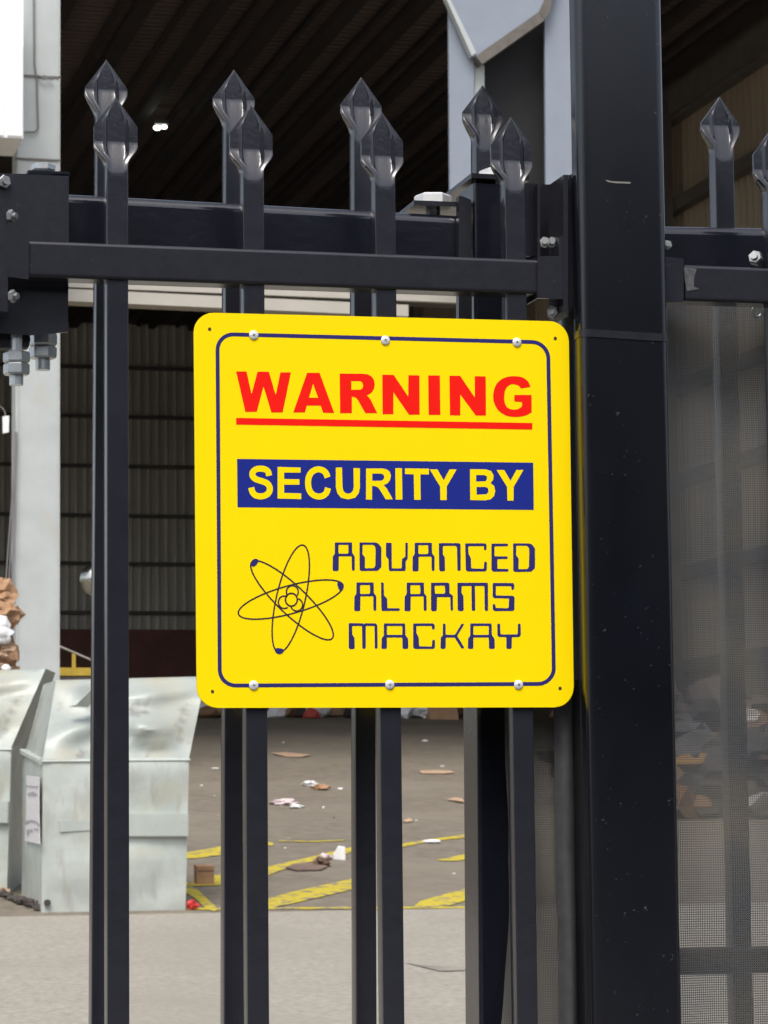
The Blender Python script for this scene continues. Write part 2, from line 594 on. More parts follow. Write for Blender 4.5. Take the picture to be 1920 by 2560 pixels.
def ribbed(mb, x_start, x_end, pitch, depth, z0, z1, place):
    """trapezoid ribbed sheet; place(u, d, z) -> point"""
    n = int((x_end - x_start) / pitch)
    prev = None
    for i in range(n + 1):
        u = x_start + i * pitch
        for du, d in ((0, 0), (.62, 0), (.70, depth), (.92, depth)):
            a = mb.bm.verts.new(place(u + du * pitch, d, z0))
            b = mb.bm.verts.new(place(u + du * pitch, d, z1))
            if prev:
                mb.bm.faces.new((prev[0], a, b, prev[1]))
            prev = (a, b)


g = MB()
ribbed(g, XL, XR, .21, -.06, Z2 - .5, zroof, lambda u, d, z: Vector((u, YB + d, z)))
g.build("back_wall", M['corr'], shed)
# girts across the back wall, heights read at the photo's line spacing
for py in (680, 801, 924, 1046, 1169, 1292, 1411, 1533):
    z = pt(400, py, YB).z
    g = MB()
    g.box((XL, YB - .18, z - .04), (XR - .05, YB - .07, z + .035))
    g.build("girt", M['girt'], shed)
g = MB()
zt, zb = pt(400, 1576, YB).z, Z2
g.box((XL, YB - .26, zb), (XR - .05, YB - .205, zt))
g.build("wall_skirting", M['maroon'], shed)
# right side wall
g = MB()
ribbed(g, YF, YB, .25, -.07, Z1, zroof, lambda u, d, z: Vector((XR + .1 + d, u, z)))
g.build("side_wall", M['sidewall'], shed)
for k in range(7):
    z = zroof - .5 - 1.45 * k
    g = MB()
    g.box((XR - .16, YF, z - .1), (XR + .02, YB - .3, z + .1))
    g.build("girt", M['girt'], shed)
for k in range(5):
    y = YF + 3 + k * 8.0
    g = MB()
    g.box((XR - .42, y - .12, ground_z(y) - .1), (XR - .165, y + .12, zroof - .3))
    g.build("side_column", M['girt'], shed)
# roof sheet and purlins running into the depth
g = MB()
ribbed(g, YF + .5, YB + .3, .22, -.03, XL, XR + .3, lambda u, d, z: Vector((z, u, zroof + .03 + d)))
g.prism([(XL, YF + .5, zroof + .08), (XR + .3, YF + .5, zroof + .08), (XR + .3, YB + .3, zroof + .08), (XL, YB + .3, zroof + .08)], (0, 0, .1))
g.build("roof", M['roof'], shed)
g = MB()
g.box((XR - .25, YF + .5, zroof - .55), (XR + .12, YB - .3, zroof - .004))
g.build("eave_beam", M['girt'], shed)
g = MB()
g.box((XL, YF + .06, zroof - .12), (XR + .3, YF + .49, zroof + .45))
g.build("front_fascia", M['hood'], shed)
k = 0
x = XR - .95
while x > XR - 20:
    g = MB()
    g.box((x - .035, YF + .5, zroof - .10), (x + .035, YB - .3, zroof - .003))
    g.build("batten", M['purlin'], shed)
    x -= random.uniform(.9, 1.02)
x = XR - .6
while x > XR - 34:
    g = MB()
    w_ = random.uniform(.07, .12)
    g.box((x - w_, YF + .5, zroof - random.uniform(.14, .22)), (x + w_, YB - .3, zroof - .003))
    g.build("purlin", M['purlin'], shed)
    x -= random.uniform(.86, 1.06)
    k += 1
# sag rods hanging from the roof
for px0, py0, px1, py1 in ((690, 70, 680, 150), (728, 0, 692, 142), (1745, 10, 1693, 130), (375, 0, 390, 190), (228, 0, 226, 20)):
    g = MB()
    g.tube(pt(px0, py0, 50), pt(px1, py1, 50), .03, 6)
    g.build("hanging_rod", M['rod'], shed)
# steel column, front left
yc = YF
zc = ground_z(yc)
xa, xb = pt(38, 1300, yc).x, pt(150, 1300, yc).x
wall_top = zroof + .1
g = MB()
g.bar((xa + (xb - xa) / 2, yc + .18, zc - .1), (xa + (xb - xa) / 2, yc + .18, zroof - .01), xb - xa, .36, (1, 0, 0), .03, 3)
col = g.build("column", M['column'], shed, 30)
for py in (191, 399):
    z = pt(90, py, yc).z
    g = MB()
    g.box((xa - .004, yc - .012, z - .012), (xb + .004, yc + .05, z + .012))
    g.build("joint_strip", M['trim_dark'], col)
# thin edge flanges of the column
for xe in (xa + .025, xb - .012):
    g = MB()
    g.box((xe - .008, yc - .012, zc), (xe + .008, yc - .001, zroof - .02))
    g.build("flange", M['column'], col)
# conduit with hook on the column
g = MB()
g.path([pt(84, -40, yc - .03), pt(86, 160, yc - .03), pt(92, 200, yc - .03), pt(95, 320, yc - .03), pt(88, 330, yc - .03), pt(60, 330, yc - .03)], .012, 8)
g.path([pt(93, 188, yc - .04), pt(104, 192, yc - .05), pt(112, 198, yc - .05), pt(120, 192, yc - .05), pt(132, 199, yc - .04)], .012, 8)
g.build("conduit", M['cable'], col)

# beige crane beam: two strips with a dark gap
yb = YF + 1.2
a0, a1 = pt(-60, 697, yb), pt(1150, 739, yb)
b0, b1 = pt(-60, 715, yb), pt(1021, 770, yb)
g = MB()
pz = (a0.z + a1.z) / 2
top = [pt(-60, 692, yb), pt(1150, 739, yb), pt(1150, 757, yb), pt(-60, 708, yb)]
g.prism(top, (0, .3, 0))
beam = g.build("crane_beam", M['beige'], shed)
g = MB()
g.prism([pt(-60, 711, yb), pt(1021, 762, yb), pt(1021, 791, yb), pt(-60, 742, yb)], (0, .3, 0))
g.build("lower_flange", M['beige'], beam)
g = MB()
g.prism([pt(-60, 706, yb + .1), pt(1150, 755, yb + .1), pt(1150, 764, yb + .1), pt(-60, 713, yb + .1)], (0, .2, 0))
g.build("beam_web", M['girt'], beam)
for px_ in (-40, 1140):
    g = MB()
    h_ = pt(px_, 720, yb + .15)
    g.box((h_.x - .04, yb + .11, h_.z), (h_.x + .04, yb + .19, zroof - .25))
    g.build("beam_hanger", M['girt'], beam)

# grey steel hood above the doorway
hood = thing("steel_hood", "blue grey steel hood with angled gusset high above the fence gate latch", "hood", pt(1280, 640, YF))
yh = YF
g = MB()
g.prism(pxpoly([(1117, -640), (1183, -640), (1186, 640), (1126, 640)], yh), (0, .05, 0))
g.build("left_leg", M['hood'], hood)
g = MB()
g.prism(pxpoly([(1357, -640), (1422, -640), (1432, 640), (1366, 640)], yh), (0, .05, 0))
g.build("right_leg", M['hood'], hood)
g = MB()
g.prism(pxpoly([(1090, -80), (1112, -10), (1183, 142), (1202, 136), (1352, 36), (1374, -14), (1390, -80)], yh - .12), (0, .1, 0))
g.build("gusset", M['hood'], hood)
g = MB()
g.prism(pxpoly([(1189, 140), (1352, 26), (1362, 50), (1206, 160)], yh - .14), (0, .3, 0))
g.prism(pxpoly([(1348, 30), (1370, -20), (1390, -80), (1400, -80), (1374, 30), (1362, 48)], yh - .145), (0, .3, 0))
g.build("trim", M['trim_dark'], hood)
g = MB()
g.prism(pxpoly([(1108, -20), (1117, -20), (1191, 132), (1180, 140)], yh - .143), (0, .12, 0))
g.build("weld_strip", M['column'], hood)
g = MB()
g.prism(pxpoly([(1186, 150), (1211, 165), (1211, 640), (1186, 640)], yh + .06), (0, .05, 0))
g.build("inner_flange", M['column'], hood)
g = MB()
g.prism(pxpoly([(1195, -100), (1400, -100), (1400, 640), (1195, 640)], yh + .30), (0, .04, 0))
g.build("recess_shade", mat("opening_shade", (.006, .006, .007), .7, var=.3, vscale=3), hood)  # near-black sheet painted as the shade inside the hood's opening

# white cabinet on the column at far left
cabY = YF - .9
cab = thing("wall_cabinet", "bright white sheet metal cabinet high on pale column at far left", "cabinet", pt(10, 346, cabY))
g = MB()
tl, br = pt(-140, -60, cabY), pt(58, 346, cabY)
g.box((tl.x, cabY, br.z), (br.x, cabY + .89, tl.z))
g.build("body", M['white_wall'], cab)
g = MB()
ll = pt(-60, 108, cabY)
rr = pt(56, 108, cabY)
g.box((tl.x, cabY - .015, br.z + .02), (pt(9, 200, cabY).x, cabY - .002, ll.z))
g.box((pt(18, 200, cabY).x, cabY - .015, br.z + .02), (rr.x, cabY - .002, ll.z))
g.build("door", M['white_wall'], cab)

# high bay lamp inside the shed
lampc = pt(402, 320, 43)
lamp = thing("ceiling_lamp", "small glowing lamp hanging in the dark shed roof", "lamp", lampc)
g = MB()
for dx, rr_ in ((-.058, .062), (.055, .05)):
    c = lampc + Vector((dx, 0, .02 if dx > 0 else 0))
    bmesh.ops.create_uvsphere(g.bm, u_segments=16, v_segments=10, radius=1.0, matrix=Matrix.Translation(c) @ Matrix.Diagonal((rr_, rr_, rr_ * .62, 1)))
g.build("bulb", M['lamp'], lamp, 60)
g = MB()
g.tube(lampc + Vector((0, .02, .1)), Vector((lampc.x, lampc.y + .02, zroof - .3)), .02, 6)
g.box(lampc + Vector((-.1, -.05, .06)), lampc + Vector((.12, .05, .12)))
g.build("hanger", M['girt'], lamp)

# ================================================================== FRONT FENCE
PW = .0248                    # picket section
HEAD = .0253                  # half width of the spear head


def smooth(a, b, x):
    t = max(0, min(1, (x - a) / (b - a)))
    return t * t * (3 - 2 * t)


def RND(au):
    """rounded tube corner, radius about 1.4 mm"""
    d = max(0, (au - .9) / .1)
    return .0014 * (1 - math.sqrt(max(0, 1 - d * d)))


def picket_mesh(name, z_bottom, shoulder_flat, scoop, mirror=False):
    """square tube whose top is pressed flat into a spear head; tip at local z=0, centred in x and y"""
    h = PW / 2
    us = [-1, -.985, -.96, -.93, -.9, -.72, -.65, -.6, -.55, -.5, -.45, -.40, -.2, 0, .2, .40, .45, .5, .55, .6, .65, .72, .9, .93, .96, .985, 1]
    zs = [0, -.003, -.008, -.014, -.020, -.027, -.034, -.036, -.040, -.046, -.052]
    zl = -.034 - shoulder_flat
    zs = [z for z in zs if z > zl]
    zs += [zl - .0 - i * scoop / 14 for i in range(15)] + [zl - scoop - .004, -.16, z_bottom]
    loops = []
    for z in zs:
        q_ = max(0, min(1, (zl - z) / scoop))
        t = 1 - (1 - q_) ** 1.55                              # 0 flat head, 1 square tube; starts with a crease
        tw = smooth(zl - scoop * .05, zl - scoop * .72, z)
        if z > -.034:
            half = max(.0006, HEAD * (-z) / .034)
        else:
            half = HEAD * (1 - tw) + h * tw
        rfade = smooth(-.016, -.034, z) * (1 - smooth(zl - scoop * .2, zl - scoop * .6, z))
        fr, bk = [], []
        xr = min(.0122, half * .62) * (1 - t) + .55 * half * t     # the folds run on straight from the tube's corners
        for u in us:
            au = abs(u)
            xx = math.copysign(au / .55 * xr if au <= .55 else xr + (au - .55) / .45 * (half - xr), u)
            ridge = math.exp(-((au - .55) / .06) ** 2) * .005 * rfade
            bowl = 0
            yf = -.0005 - ridge - .0004 * (1 - au)
            yb_ = .0042 - ridge * .6
            ysq_f = -h + RND(au)
            ysq_b = h - RND(au)
            # scoop bulges like a spoon in the middle
            tc_ = 1 - (1 - min(1, q_ * (1 + .3 * au ** 5))) ** 1.55      # the scoop ends in a U
            fr.append(Vector((xx, yf * (1 - tc_) + ysq_f * tc_, z)))
            bk.append(Vector((xx, yb_ * (1 - t) + ysq_b * t, z)))
        l = fr + bk[::-1]
        if mirror:
            l = [Vector((p.x, -p.y, p.z)) for p in l]
        loops.append(l)
    mb = MB()
    mb.loft(loops)
    bmesh.ops.recalc_face_normals(mb.bm, faces=mb.bm.faces[:])
    me = bpy.data.meshes.new(name)
    mb.bm.to_mesh(me)
    mb.bm.free()
    for p in me.polygons:
        p.use_smooth = True
    me.set_sharp_from_angle(angle=math.radians(38))
    me.materials.append(M['picket'])
    return me


def put(name, me, loc, parent):
    o = bpy.data.objects.new(name, me)
    COL.objects.link(o)
    o.parent = parent
    o.location = Vector(loc) - (ORIGIN[parent.name] if parent else Vector((0, 0, 0)))
    ORIGIN[o.name] = Vector(loc)
    return o


def bolt(parent, c, axis, r=.008, h=.006, name="bolt"):
    g = MB()
    g.hexnut(c, axis, r, h)
    c = Vector(c)
    g.tube(c + Vector(axis).normalized() * (h - .0005), c + Vector(axis).normalized() * (h + .004), r * .5, 10)
    return g.build(name, M['bolt'], parent)


RAILY = -.004                 # front face of the front rail
rail_l, rail_r = pt(73, 598, RAILY), pt(1341, 651, RAILY)
rail_b = pt(700, 713, RAILY).z
rail_t = (rail_l.z + rail_r.z) / 2
rail_zc, rail_h = (rail_t + rail_b) / 2, rail_t - rail_b

fence = thing("palisade_fence", "black spear topped steel fence panel carrying the yellow warning sign", "fence", (.77, .0, 0))
g = MB()
g.bar((rail_l.x, RAILY + .0175, rail_zc), (rail_r.x, RAILY + .0175, rail_zc), .035, rail_h, (0, -1, 0), .004, 4)
g.build("rail", M['black'], fence, 30)
g = MB()
g.bar((rail_l.x, RAILY + .0175, .16), (rail_r.x, RAILY + .0175, .16), .035, rail_h, (0, -1, 0), .004, 4)
g.build("rail", M['black'], fence, 30)
front_me = picket_mesh("picket", -1.95, .021, .037)
tipz = pt(622 * .4581, 243, .0124).z
FX = [(.5267), .6860, .8437, 1.0024]
FX = [pt((a + b) / 2, 560, 0).x for a, b in ((268, 320), (608, 661), (939, 989), (1264, 1314))]
TIPS = [pt(285, 243, .0124).z, pt(625, 263, .0124).z, pt(953, 281, .0124).z, pt(1278, 294, .0124).z]
first = None
for x, tz in zip(FX, TIPS):
    put("picket", front_me, (x, .0124, tz), fence)


# end brackets of the front panel
def hole_bolt(parent, px, py, Y, axis=(0, -1, 0), r=.008):
    return bolt(parent, pt(px, py, Y), axis, r)


# left bracket (plate wrapping the rail end and flange on the hidden post)
g = MB()
g.prism(pxpoly([(20, 575), (72, 584), (72, 698), (20, 692)], RAILY - .004), (0, .043, 0))
g.prism(pxpoly([(-60, 500), (5, 520), (20, 524), (20, 780), (-60, 770)], RAILY - .003), (0, .008, 0))
br_l = g.build("bracket", M['black'], fence)
for px, py in ((22, 541), (26, 741)):
    bolt(br_l, pt(px, py, RAILY - .003), (.8, -.6, 0), .0075, .006)
# right bracket: socket around rail end, tall flange against the post
g = MB()
g.prism(pxpoly([(1345, 640), (1398, 640), (1398, 595), (1409, 586), (1409, 748), (1345, 745)], RAILY - .0045), (0, .004, 0))
g.prism(pxpoly([(1344, 640), (1347, 640), (1347, 745), (1344, 745)], RAILY - .005), (0, .045, 0))
br_r = g.build("bracket", M['black'], fence)
g = MB()
g.prism(pxpoly([(1409, 437), (1421, 437), (1421, 790), (1409, 776)], RAILY - .006), (0, .06, 0))
g.prism(pxpoly([(1422, 437), (1435, 440), (1435, 770), (1422, 770)], RAILY + .004), (0, .05, 0))
g.build("flange", M['black'], br_r)
for px, py in ((1362, 607), (1381, 607)):
    bolt(br_r, pt(px, py, .03), (-.3, -1, 0), .0068, .006)
bolt(br_r, pt(1382, 782, .02), (-.5, -1, 0), .0075, .006)
# plate and channel behind the last picket
g = MB()
g.prism(pxpoly([(1312, 458), (1343, 459), (1343, 640), (1312, 640)], .045), (0, .004, 0))
g.prism(pxpoly([(1344, 459), (1350, 459), (1350, 640), (1344, 640)], .028), (0, .05, 0))
g.prism(pxpoly([(1351, 461), (1409, 461), (1409, 640), (1351, 640)], .075), (0, .004, 0))
g.build("latch_channel", M['black'], br_r)

# ---------------------------------------------------------------- post
post = thing("fence_post", "wide black square steel post standing right of the yellow sign", "post", (1.137, .01, 0))
PY = -.040
pl, pr = pt(1436, 0, PY).x, pt(1663, 0, PY).x
pl2, pr2 = pt(1489, 2560, PY).x, pt(1704, 2560, PY).x
px_l, px_r = (pl + pl2) / 2, (pr + pr2) / 2
pw = px_r - px_l
g = MB()
PD = .036
g.bar(((px_l + px_r) / 2, PY + PD / 2, -.05), ((px_l + px_r) / 2, PY + PD / 2, 2.6), pw, PD, (1, 0, 0), .0115, 8)
post_body = g.build("shaft", M['post'], post, 40)
g = MB()
zb_ = pt(1560, 838, PY).z
xm = (px_l + px_r) / 2
lo = [(u, v) for u, v in rrect(pw + .0024, PD + .0024, .0125, 8)]
sl = .012
g.loft([[Vector((xm + u, PY + PD / 2 + v, zb_ - .0045 - u * .03)) for u, v in lo], [Vector((xm + u, PY + PD / 2 + v, zb_ + .0045 - u * .03)) for u, v in lo]])
g.build("strap", M['black'], post, 40)
g = MB()
zch = pt(1425, 440, PY + .05).z
g.bar((px_l + .028, PY + PD + .034, -.05), (px_l + .028, PY + PD + .034, zch), .05, .064, (1, 0, 0), .003, 3)
g.build("side_channel", mat("mirror_black_paint", (.008, .008, .010), .1, spec=1.0, var=.1), post, 40)
g = MB()
g.prism(pxpoly([(1512, 449), (1530, 453), (1577, 455), (1576, 459), (1540, 458), (1520, 455)], PY - .0006), (0, .0005, 0))
g.build("scratch", M['scuff'], post)

# ---------------------------------------------------------------- right hand panel
fr2 = thing("palisade_fence", "black fence panel right of the post with scuffed rail and mesh behind", "fence", (1.30, 0, 0))
r_l, r_r = pt(1712, 661, RAILY), pt(1905, 669, RAILY)
zt2 = (r_l.z + r_r.z) / 2
zb2 = pt(1800, 754, RAILY).z
g = MB()
g.bar((r_l.x, RAILY + .0175, (zt2 + zb2) / 2), (r_l.x + 1.2, RAILY + .0175, (zt2 + zb2) / 2), .035, zt2 - zb2, (0, -1, 0), .004, 4)
rail2 = g.build("rail", M['black'], fr2, 30)
g = MB()
g.prism(pxpoly([(1710, 668), (1742, 672), (1736, 690), (1734, 716), (1748, 722), (1718, 728), (1712, 700)], RAILY - .0007), (0, .0005, 0))
g.build("scuff", mat("grey_scuff", (.075, .075, .08), .6, var=.5, vscale=150), rail2)
g = MB()
g.prism(pxpoly([(1662, 641), (1709, 647), (1709, 755), (1664, 756)], RAILY - .005), (0, .045, 0))
br2 = g.build("bracket", M['black'], fr2)
bolt(br2, pt(1667, 614, RAILY), (-.2, -1, 0), .006, .006)
bolt(fr2, pt(1893, 650, .02), (-.6, -.8, .2), .009, .012)
x5 = pt(1946, 560, 0).x
put("picket", front_me, (x5, .0124, pt(1931, 320, .0124).z), fr2)
put("picket", front_me, (x5 + .1586, .0124, pt(1931, 320, .0124).z), fr2)

# ================================================================== SLIDING GATE (behind)
GB = .115                     # front of back pickets
q0, q1 = pt(150, 481, GB - .02), pt(1148, 536, GB - .02)
GANG = math.atan2(q0.z - q1.z, q1.x - q0.x)           # the leaf hangs about half a degree out of level
PIV = Vector(((q0.x + q1.x) / 2, GB, (q0.z + q1.z) / 2))
gate = thing("sliding_gate", "black sliding gate with spear tops behind the signed fence panel", "gate", PIV)
GANG *= .5
gate.rotation_euler = (0, GANG, 0)
GR = Matrix.Rotation(-GANG, 3, 'Y')


def gpt(px, py, Y):
    return GR @ (pt(px, py, Y) - PIV) + PIV


back_me = picket_mesh("picket", -1.95, .004, .046)
BX = [(266, 150), (585, 175), (903, 194), (1206, 214)]
for bx, ty in BX:
    p = gpt(bx, ty, GB + .0124)
    put("picket", back_me, (p.x, GB + .0124, p.z), gate)


def skew_bar(p0, p1, depth, height, rad):
    """bar whose top front edge runs p0 -> p1 in the gate plane"""
    p0, p1 = Vector(p0), Vector(p1)
    prof = rrect(depth, height, rad, 6)
    g = MB()
    g.loft([[Vector((p.x, p.y + depth / 2 + u, p.z - height / 2 + v)) for u, v in prof] for p in (p0, p1)])
    return g


q0, q1 = gpt(150, 481, GB - .02), gpt(1148, 536, GB - .02)
skew_bar(q0, q1, .065, .075, .011).build("rail", M['gloss'], gate, 40)
skew_bar((q0.x, q0.y, .22), (q1.x, q1.y, .22), .065, .075, .011).build("rail", M['gloss'], gate, 40)
# end stile
st_l = gpt(1186, 700, GB - .03).x
g = MB()
sw = .065
g.bar((st_l + sw / 2, GB - .03 + .0325, .1), (st_l + sw / 2, GB - .03 + .0325, gpt(1200, 458, GB - .03).z), sw, .065, (1, 0, 0), .004, 4)
stile = g.build("stile", M['gloss'], gate, 40)
# stepped plate between rail and stile
g = MB()
g.prism([gpt(x, y, GB - .034) for x, y in ((1147, 490), (1156, 490), (1178, 500), (1180, 830), (1147, 830))], (0, .012, 0))
g.build("end_plate", M['black'], stile)
# stop plates with bolts, lying flat
zA = gpt(1205, 452, GB - .03).z + .002
g = MB()
g.prism([Vector((st_l - .004, GB - .034, zA)), Vector((st_l + sw + .004, GB - .034, zA)), Vector((st_l + sw + .004, GB + .32, zA)), Vector((st_l - .004, GB + .32, zA))], (0, 0, .006))
pa = g.build("stop_plate", M['black'], stile)
g = MB()
g.hexnut((st_l + .035, GB - .008, zA + .006), (0, 0, 1), .021, .011)
g.tube((st_l + .035, GB - .008, zA + .0055), (st_l + .035, GB - .008, zA + .009), .024, 20)
g.build("bolt", M['screw'], pa)
zB = gpt(1082, 515, GB - .02).z
xB = gpt(1084, 515, GB).x
g = MB()
g.prism([Vector((xB - .03, GB - .02, zB)), Vector((xB + .055, GB - .02, zB + .001)), Vector((xB + .055, GB + .22, zB + .001)), Vector((xB - .03, GB + .22, zB))], (0, 0, .006))
pb = g.build("stop_plate", M['black'], stile)
g = MB()
g.hexnut((xB + .002, GB + .01, zB + .006), (0, 0, 1), .023, .014)
g.build("bolt", M['screw'], pb)
g = MB()
g.tube((xB + .002, GB + .01, zB - .02), (xB + .002, GB + .01, zB + .006), .009, 12)
g.build("spacer", M['zinc'], pb)

# right leaf behind the post
gate2 = thing("sliding_gate", "black gate leaf right of the post seen above the mesh screen", "gate", (1.3, GB, 0))
s0, s1 = pt(1640, 562, GB - .02), pt(1905, 567, GB - .02)
s1 = s0 + (s1 - s0) * 4
skew_bar(s0, s1, .065, .075, .011).build("rail", M['gloss'], gate2, 40)
skew_bar((s0.x, s0.y, .22), (s1.x, s1.y, .22), .065, .075, .011).build("rail", M['gloss'], gate2, 40)
zm0, zm1 = pt(1780, 2372, GB - .02).z, pt(1780, 2437, GB - .02).z
skew_bar((s0.x, s0.y, zm0), (s1.x, s1.y, zm0), .05, zm0 - zm1, .006).build("mid_rail", M['gloss'], gate2, 40)
for i in range(-1, 3):
    p = pt(1799, 243, GB + .0124)
    put("picket", back_me, (p.x + i * .1530, GB + .0124, p.z), gate2)

# ================================================================== GATE GUIDE BOX at left
gy = .030
gbox = thing("gate_guide", "black gate guide box with hanging zinc bolts left of the first picket", "gate guide", pt(70, 840, gy + .03))
g = MB()
g.prism(pxpoly([(-40, 433), (70, 437), (80, 429), (172, 436), (172, 600), (170, 830), (72, 838), (-40, 830)], gy), (0, .004, 0))
g.prism(pxpoly([(-40, 433), (172, 436), (172, 442), (-40, 440)], gy + .004), (0, .10, 0))
box_body = g.build("casing", M['black'], gbox)
g = MB()
zt_ = pt(120, 438, gy).z
g.prism([pt(70, 436, gy), pt(174, 440, gy), pt(174, 440, gy) + Vector((0, .11, 0)), pt(70, 436, gy) + Vector((0, .11, 0))], (0, 0, .005))
g.build("top_plate", M['gloss'], gbox)
g = MB()
c = pt(108, 428, gy + .03)
g.hexnut(c, (0, 0, 1), .0145, .008)
g.build("bolt", M['zinc'], gbox)
g = MB()
g.prism(pxpoly([(-40, 810), (72, 812), (76, 850), (72, 868), (-40, 870)], gy + .012), (0, .02, 0))
g.build("roller", M['rubber'], gbox)
for cx_, ytop, ymid, ybot, ytip, r_ in ((107, 833, 866, 897, 925, .0165), (41, 880, 908, 938, 963, .0155)):
    Yb = gy + .04 if cx_ > 60 else gy + .015
    g = MB()
    a, b, c_, d_ = pt(cx_, ytop, Yb), pt(cx_, ymid, Yb), pt(cx_, ybot, Yb), pt(cx_, ytip, Yb)
    a.x = b.x = c_.x = d_.x
    g.hexnut(b + Vector((0, 0, .0004)), (0, 0, 1), r_, a.z - b.z)
    g.hexnut(c_, (0, 0, 1), r_ * .98, b.z - c_.z)
    g.tube(d_, c_ + Vector((0, 0, .002)), r_ * .52, 14)
    g.tube(a - Vector((0, 0, .001)), a + Vector((0, 0, .05)), r_ * .5, 12)
    g.build("hanging_bolt", M['zinc'], gbox)
bolt(gbox, pt(8, 456, gy), (.3, -1, 0), .008, .006)

# ================================================================== SHADE CLOTH
def cloth_sheet(name, x0, x1, z0, z1, Y, seed, label, left_edge=None, m='cloth'):
    nx_, nz_ = 60, 90
    mb = MB()
    grid = []
    for j in range(nz_ + 1):
        row = []
        z = z0 + (z1 - z0) * j / nz_
        for i in range(nx_ + 1):
            u = i / nx_
            xl = x0 if left_edge is None else left_edge(z)
            x = xl + (x1 - xl) * u
            y = Y + .007 * noise.noise(Vector((x * 14, z * 2.2, seed))) + .020 * noise.noise(Vector((x * 5, z * 6 + x * 4, seed + 9))) + .005 * noise.noise(Vector((x * 30 + z * 9, z * 5, seed + 4)))
            row.append(mb.bm.verts.new((x, y, z)))
        grid.append(row)
    for j in range(nz_):
        for i in range(nx_):
            mb.bm.faces.new((grid[j][i], grid[j][i + 1], grid[j + 1][i + 1], grid[j + 1][i]))
    return solo(name, mb, M[m], label, "shade cloth", smooth=180)


ztop = pt(1800, 752, .06).z
cloth_sheet("shade_cloth", px_r - .03, px_r + 1.1, .15, ztop, .068, 2.0, "translucent grey woven shade cloth stretched below the rail right of the post")
zE0, zE1 = pt(1250, 2150, .07).z, pt(1232, 2560, .07).z
xE0, xE1 = pt(1262, 2150, .07).x, pt(1231, 2560, .07).x


def cloth_left(z):
    t = (zE0 - z) / (zE0 - zE1)
    return xE0 + (xE1 - xE0) * max(0, min(2.2, t)) + .012 * math.sin(max(0, t) * 2.3)


cloth_sheet("shade_cloth", xE0, pt(1440, 2100, .07).x + .05, .15, pt(1350, 1700, .07).z, .060, 9.0,
            "loose folded end of dark shade cloth hanging below the sign beside the post", cloth_left, 'cloth_doubled')
# a narrow fold standing close to the post
g = MB()
loops = []
for j in range(25):
    z = .15 + (pt(1420, 1700, .03).z - .15) * j / 24
    xa_, xb_ = pt(1392, 2100, .03).x + .006 * noise.noise(Vector((z * 4, 1, 0))), pt(1470, 2100, .03).x
    loops.append([Vector((xa_ + (xb_ - xa_) * k / 8, .034 - .012 * math.sin(k / 8 * math.pi * 1.6) + .004 * noise.noise(Vector((k, z * 5, 2))), z)) for k in range(9)])
vs = [[g.bm.verts.new(p) for p in l] for l in loops]
for a, b in zip(vs, vs[1:]):
    for i in range(8):
        g.bm.faces.new((a[i], a[i + 1], b[i + 1], b[i]))
solo("cloth_roll", g, M['rubber'] if False else mat("dark_rolled_cloth", (.045, .045, .047), .7, var=.25, vscale=60), "dark rolled edge of shade cloth tucked against the left side of the post", "shade cloth", smooth=180)
# eyelet ring
g = MB()
ce = pt(1893, 779, .058)
tor = []
for i in range(20):
    a = 2 * math.pi * i / 20
    tor.append([ce + Vector((math.cos(a) * (.0062 + .0022 * math.cos(b)), .002 * math.sin(b), math.sin(a) * (.0062 + .0022 * math.cos(b)) * 1.1)) for b in [2 * math.pi * k / 8 for k in range(8)]])
tor.append(tor[0])
g.loft(tor, cap=False)
solo("eyelet_ring", g, M['zinc'], "small metal eyelet ring under the rail at the right edge", "ring", smooth=60)

# ================================================================== THE SIGN
SY = -.0045                   # front of the sign panel
def sp(px, py, lift=0.0):
    return pt(px, py, SY - lift)


cTL, cTR, cBR, cBL = sp(484.4, 780.6), sp(1421.5, 804), sp(1435, 1768.2), sp(492.6, 1769.8)
sign = thing("warning_sign", "square bright yellow warning sign screwed to the black pickets", "sign", ((cBL.x + cBR.x) / 2, SY, (cBL.z + cBR.z) / 2))


def round_quad(cs, r, seg=8):
    out = []
    n = len(cs)
    for i in range(n):
        p, a, b = cs[i], cs[i - 1], cs[(i + 1) % n]
        d0, d1 = (a - p).normalized(), (b - p).normalized()
        c = p + (d0 + d1) * r
        s0_, s1_ = p + d0 * r, p + d1 * r
        for k in range(seg + 1):
            t = k / seg
            ang = t * math.pi / 2
            out.append(c + (s0_ - c) * math.cos(ang) + (s1_ - c) * math.sin(ang))
    return out


g = MB()
g.prism(round_quad([cTL, cTR, cBR, cBL], .0235), (0, .003, 0))
bmesh.ops.bevel(g.bm, geom=[e for e in g.bm.edges if abs(e.verts[0].co.y - e.verts[1].co.y) < 1e-6], offset=.0005, segments=2, affect='EDGES')
panel = g.build("panel", M['yellow'], sign, 40)


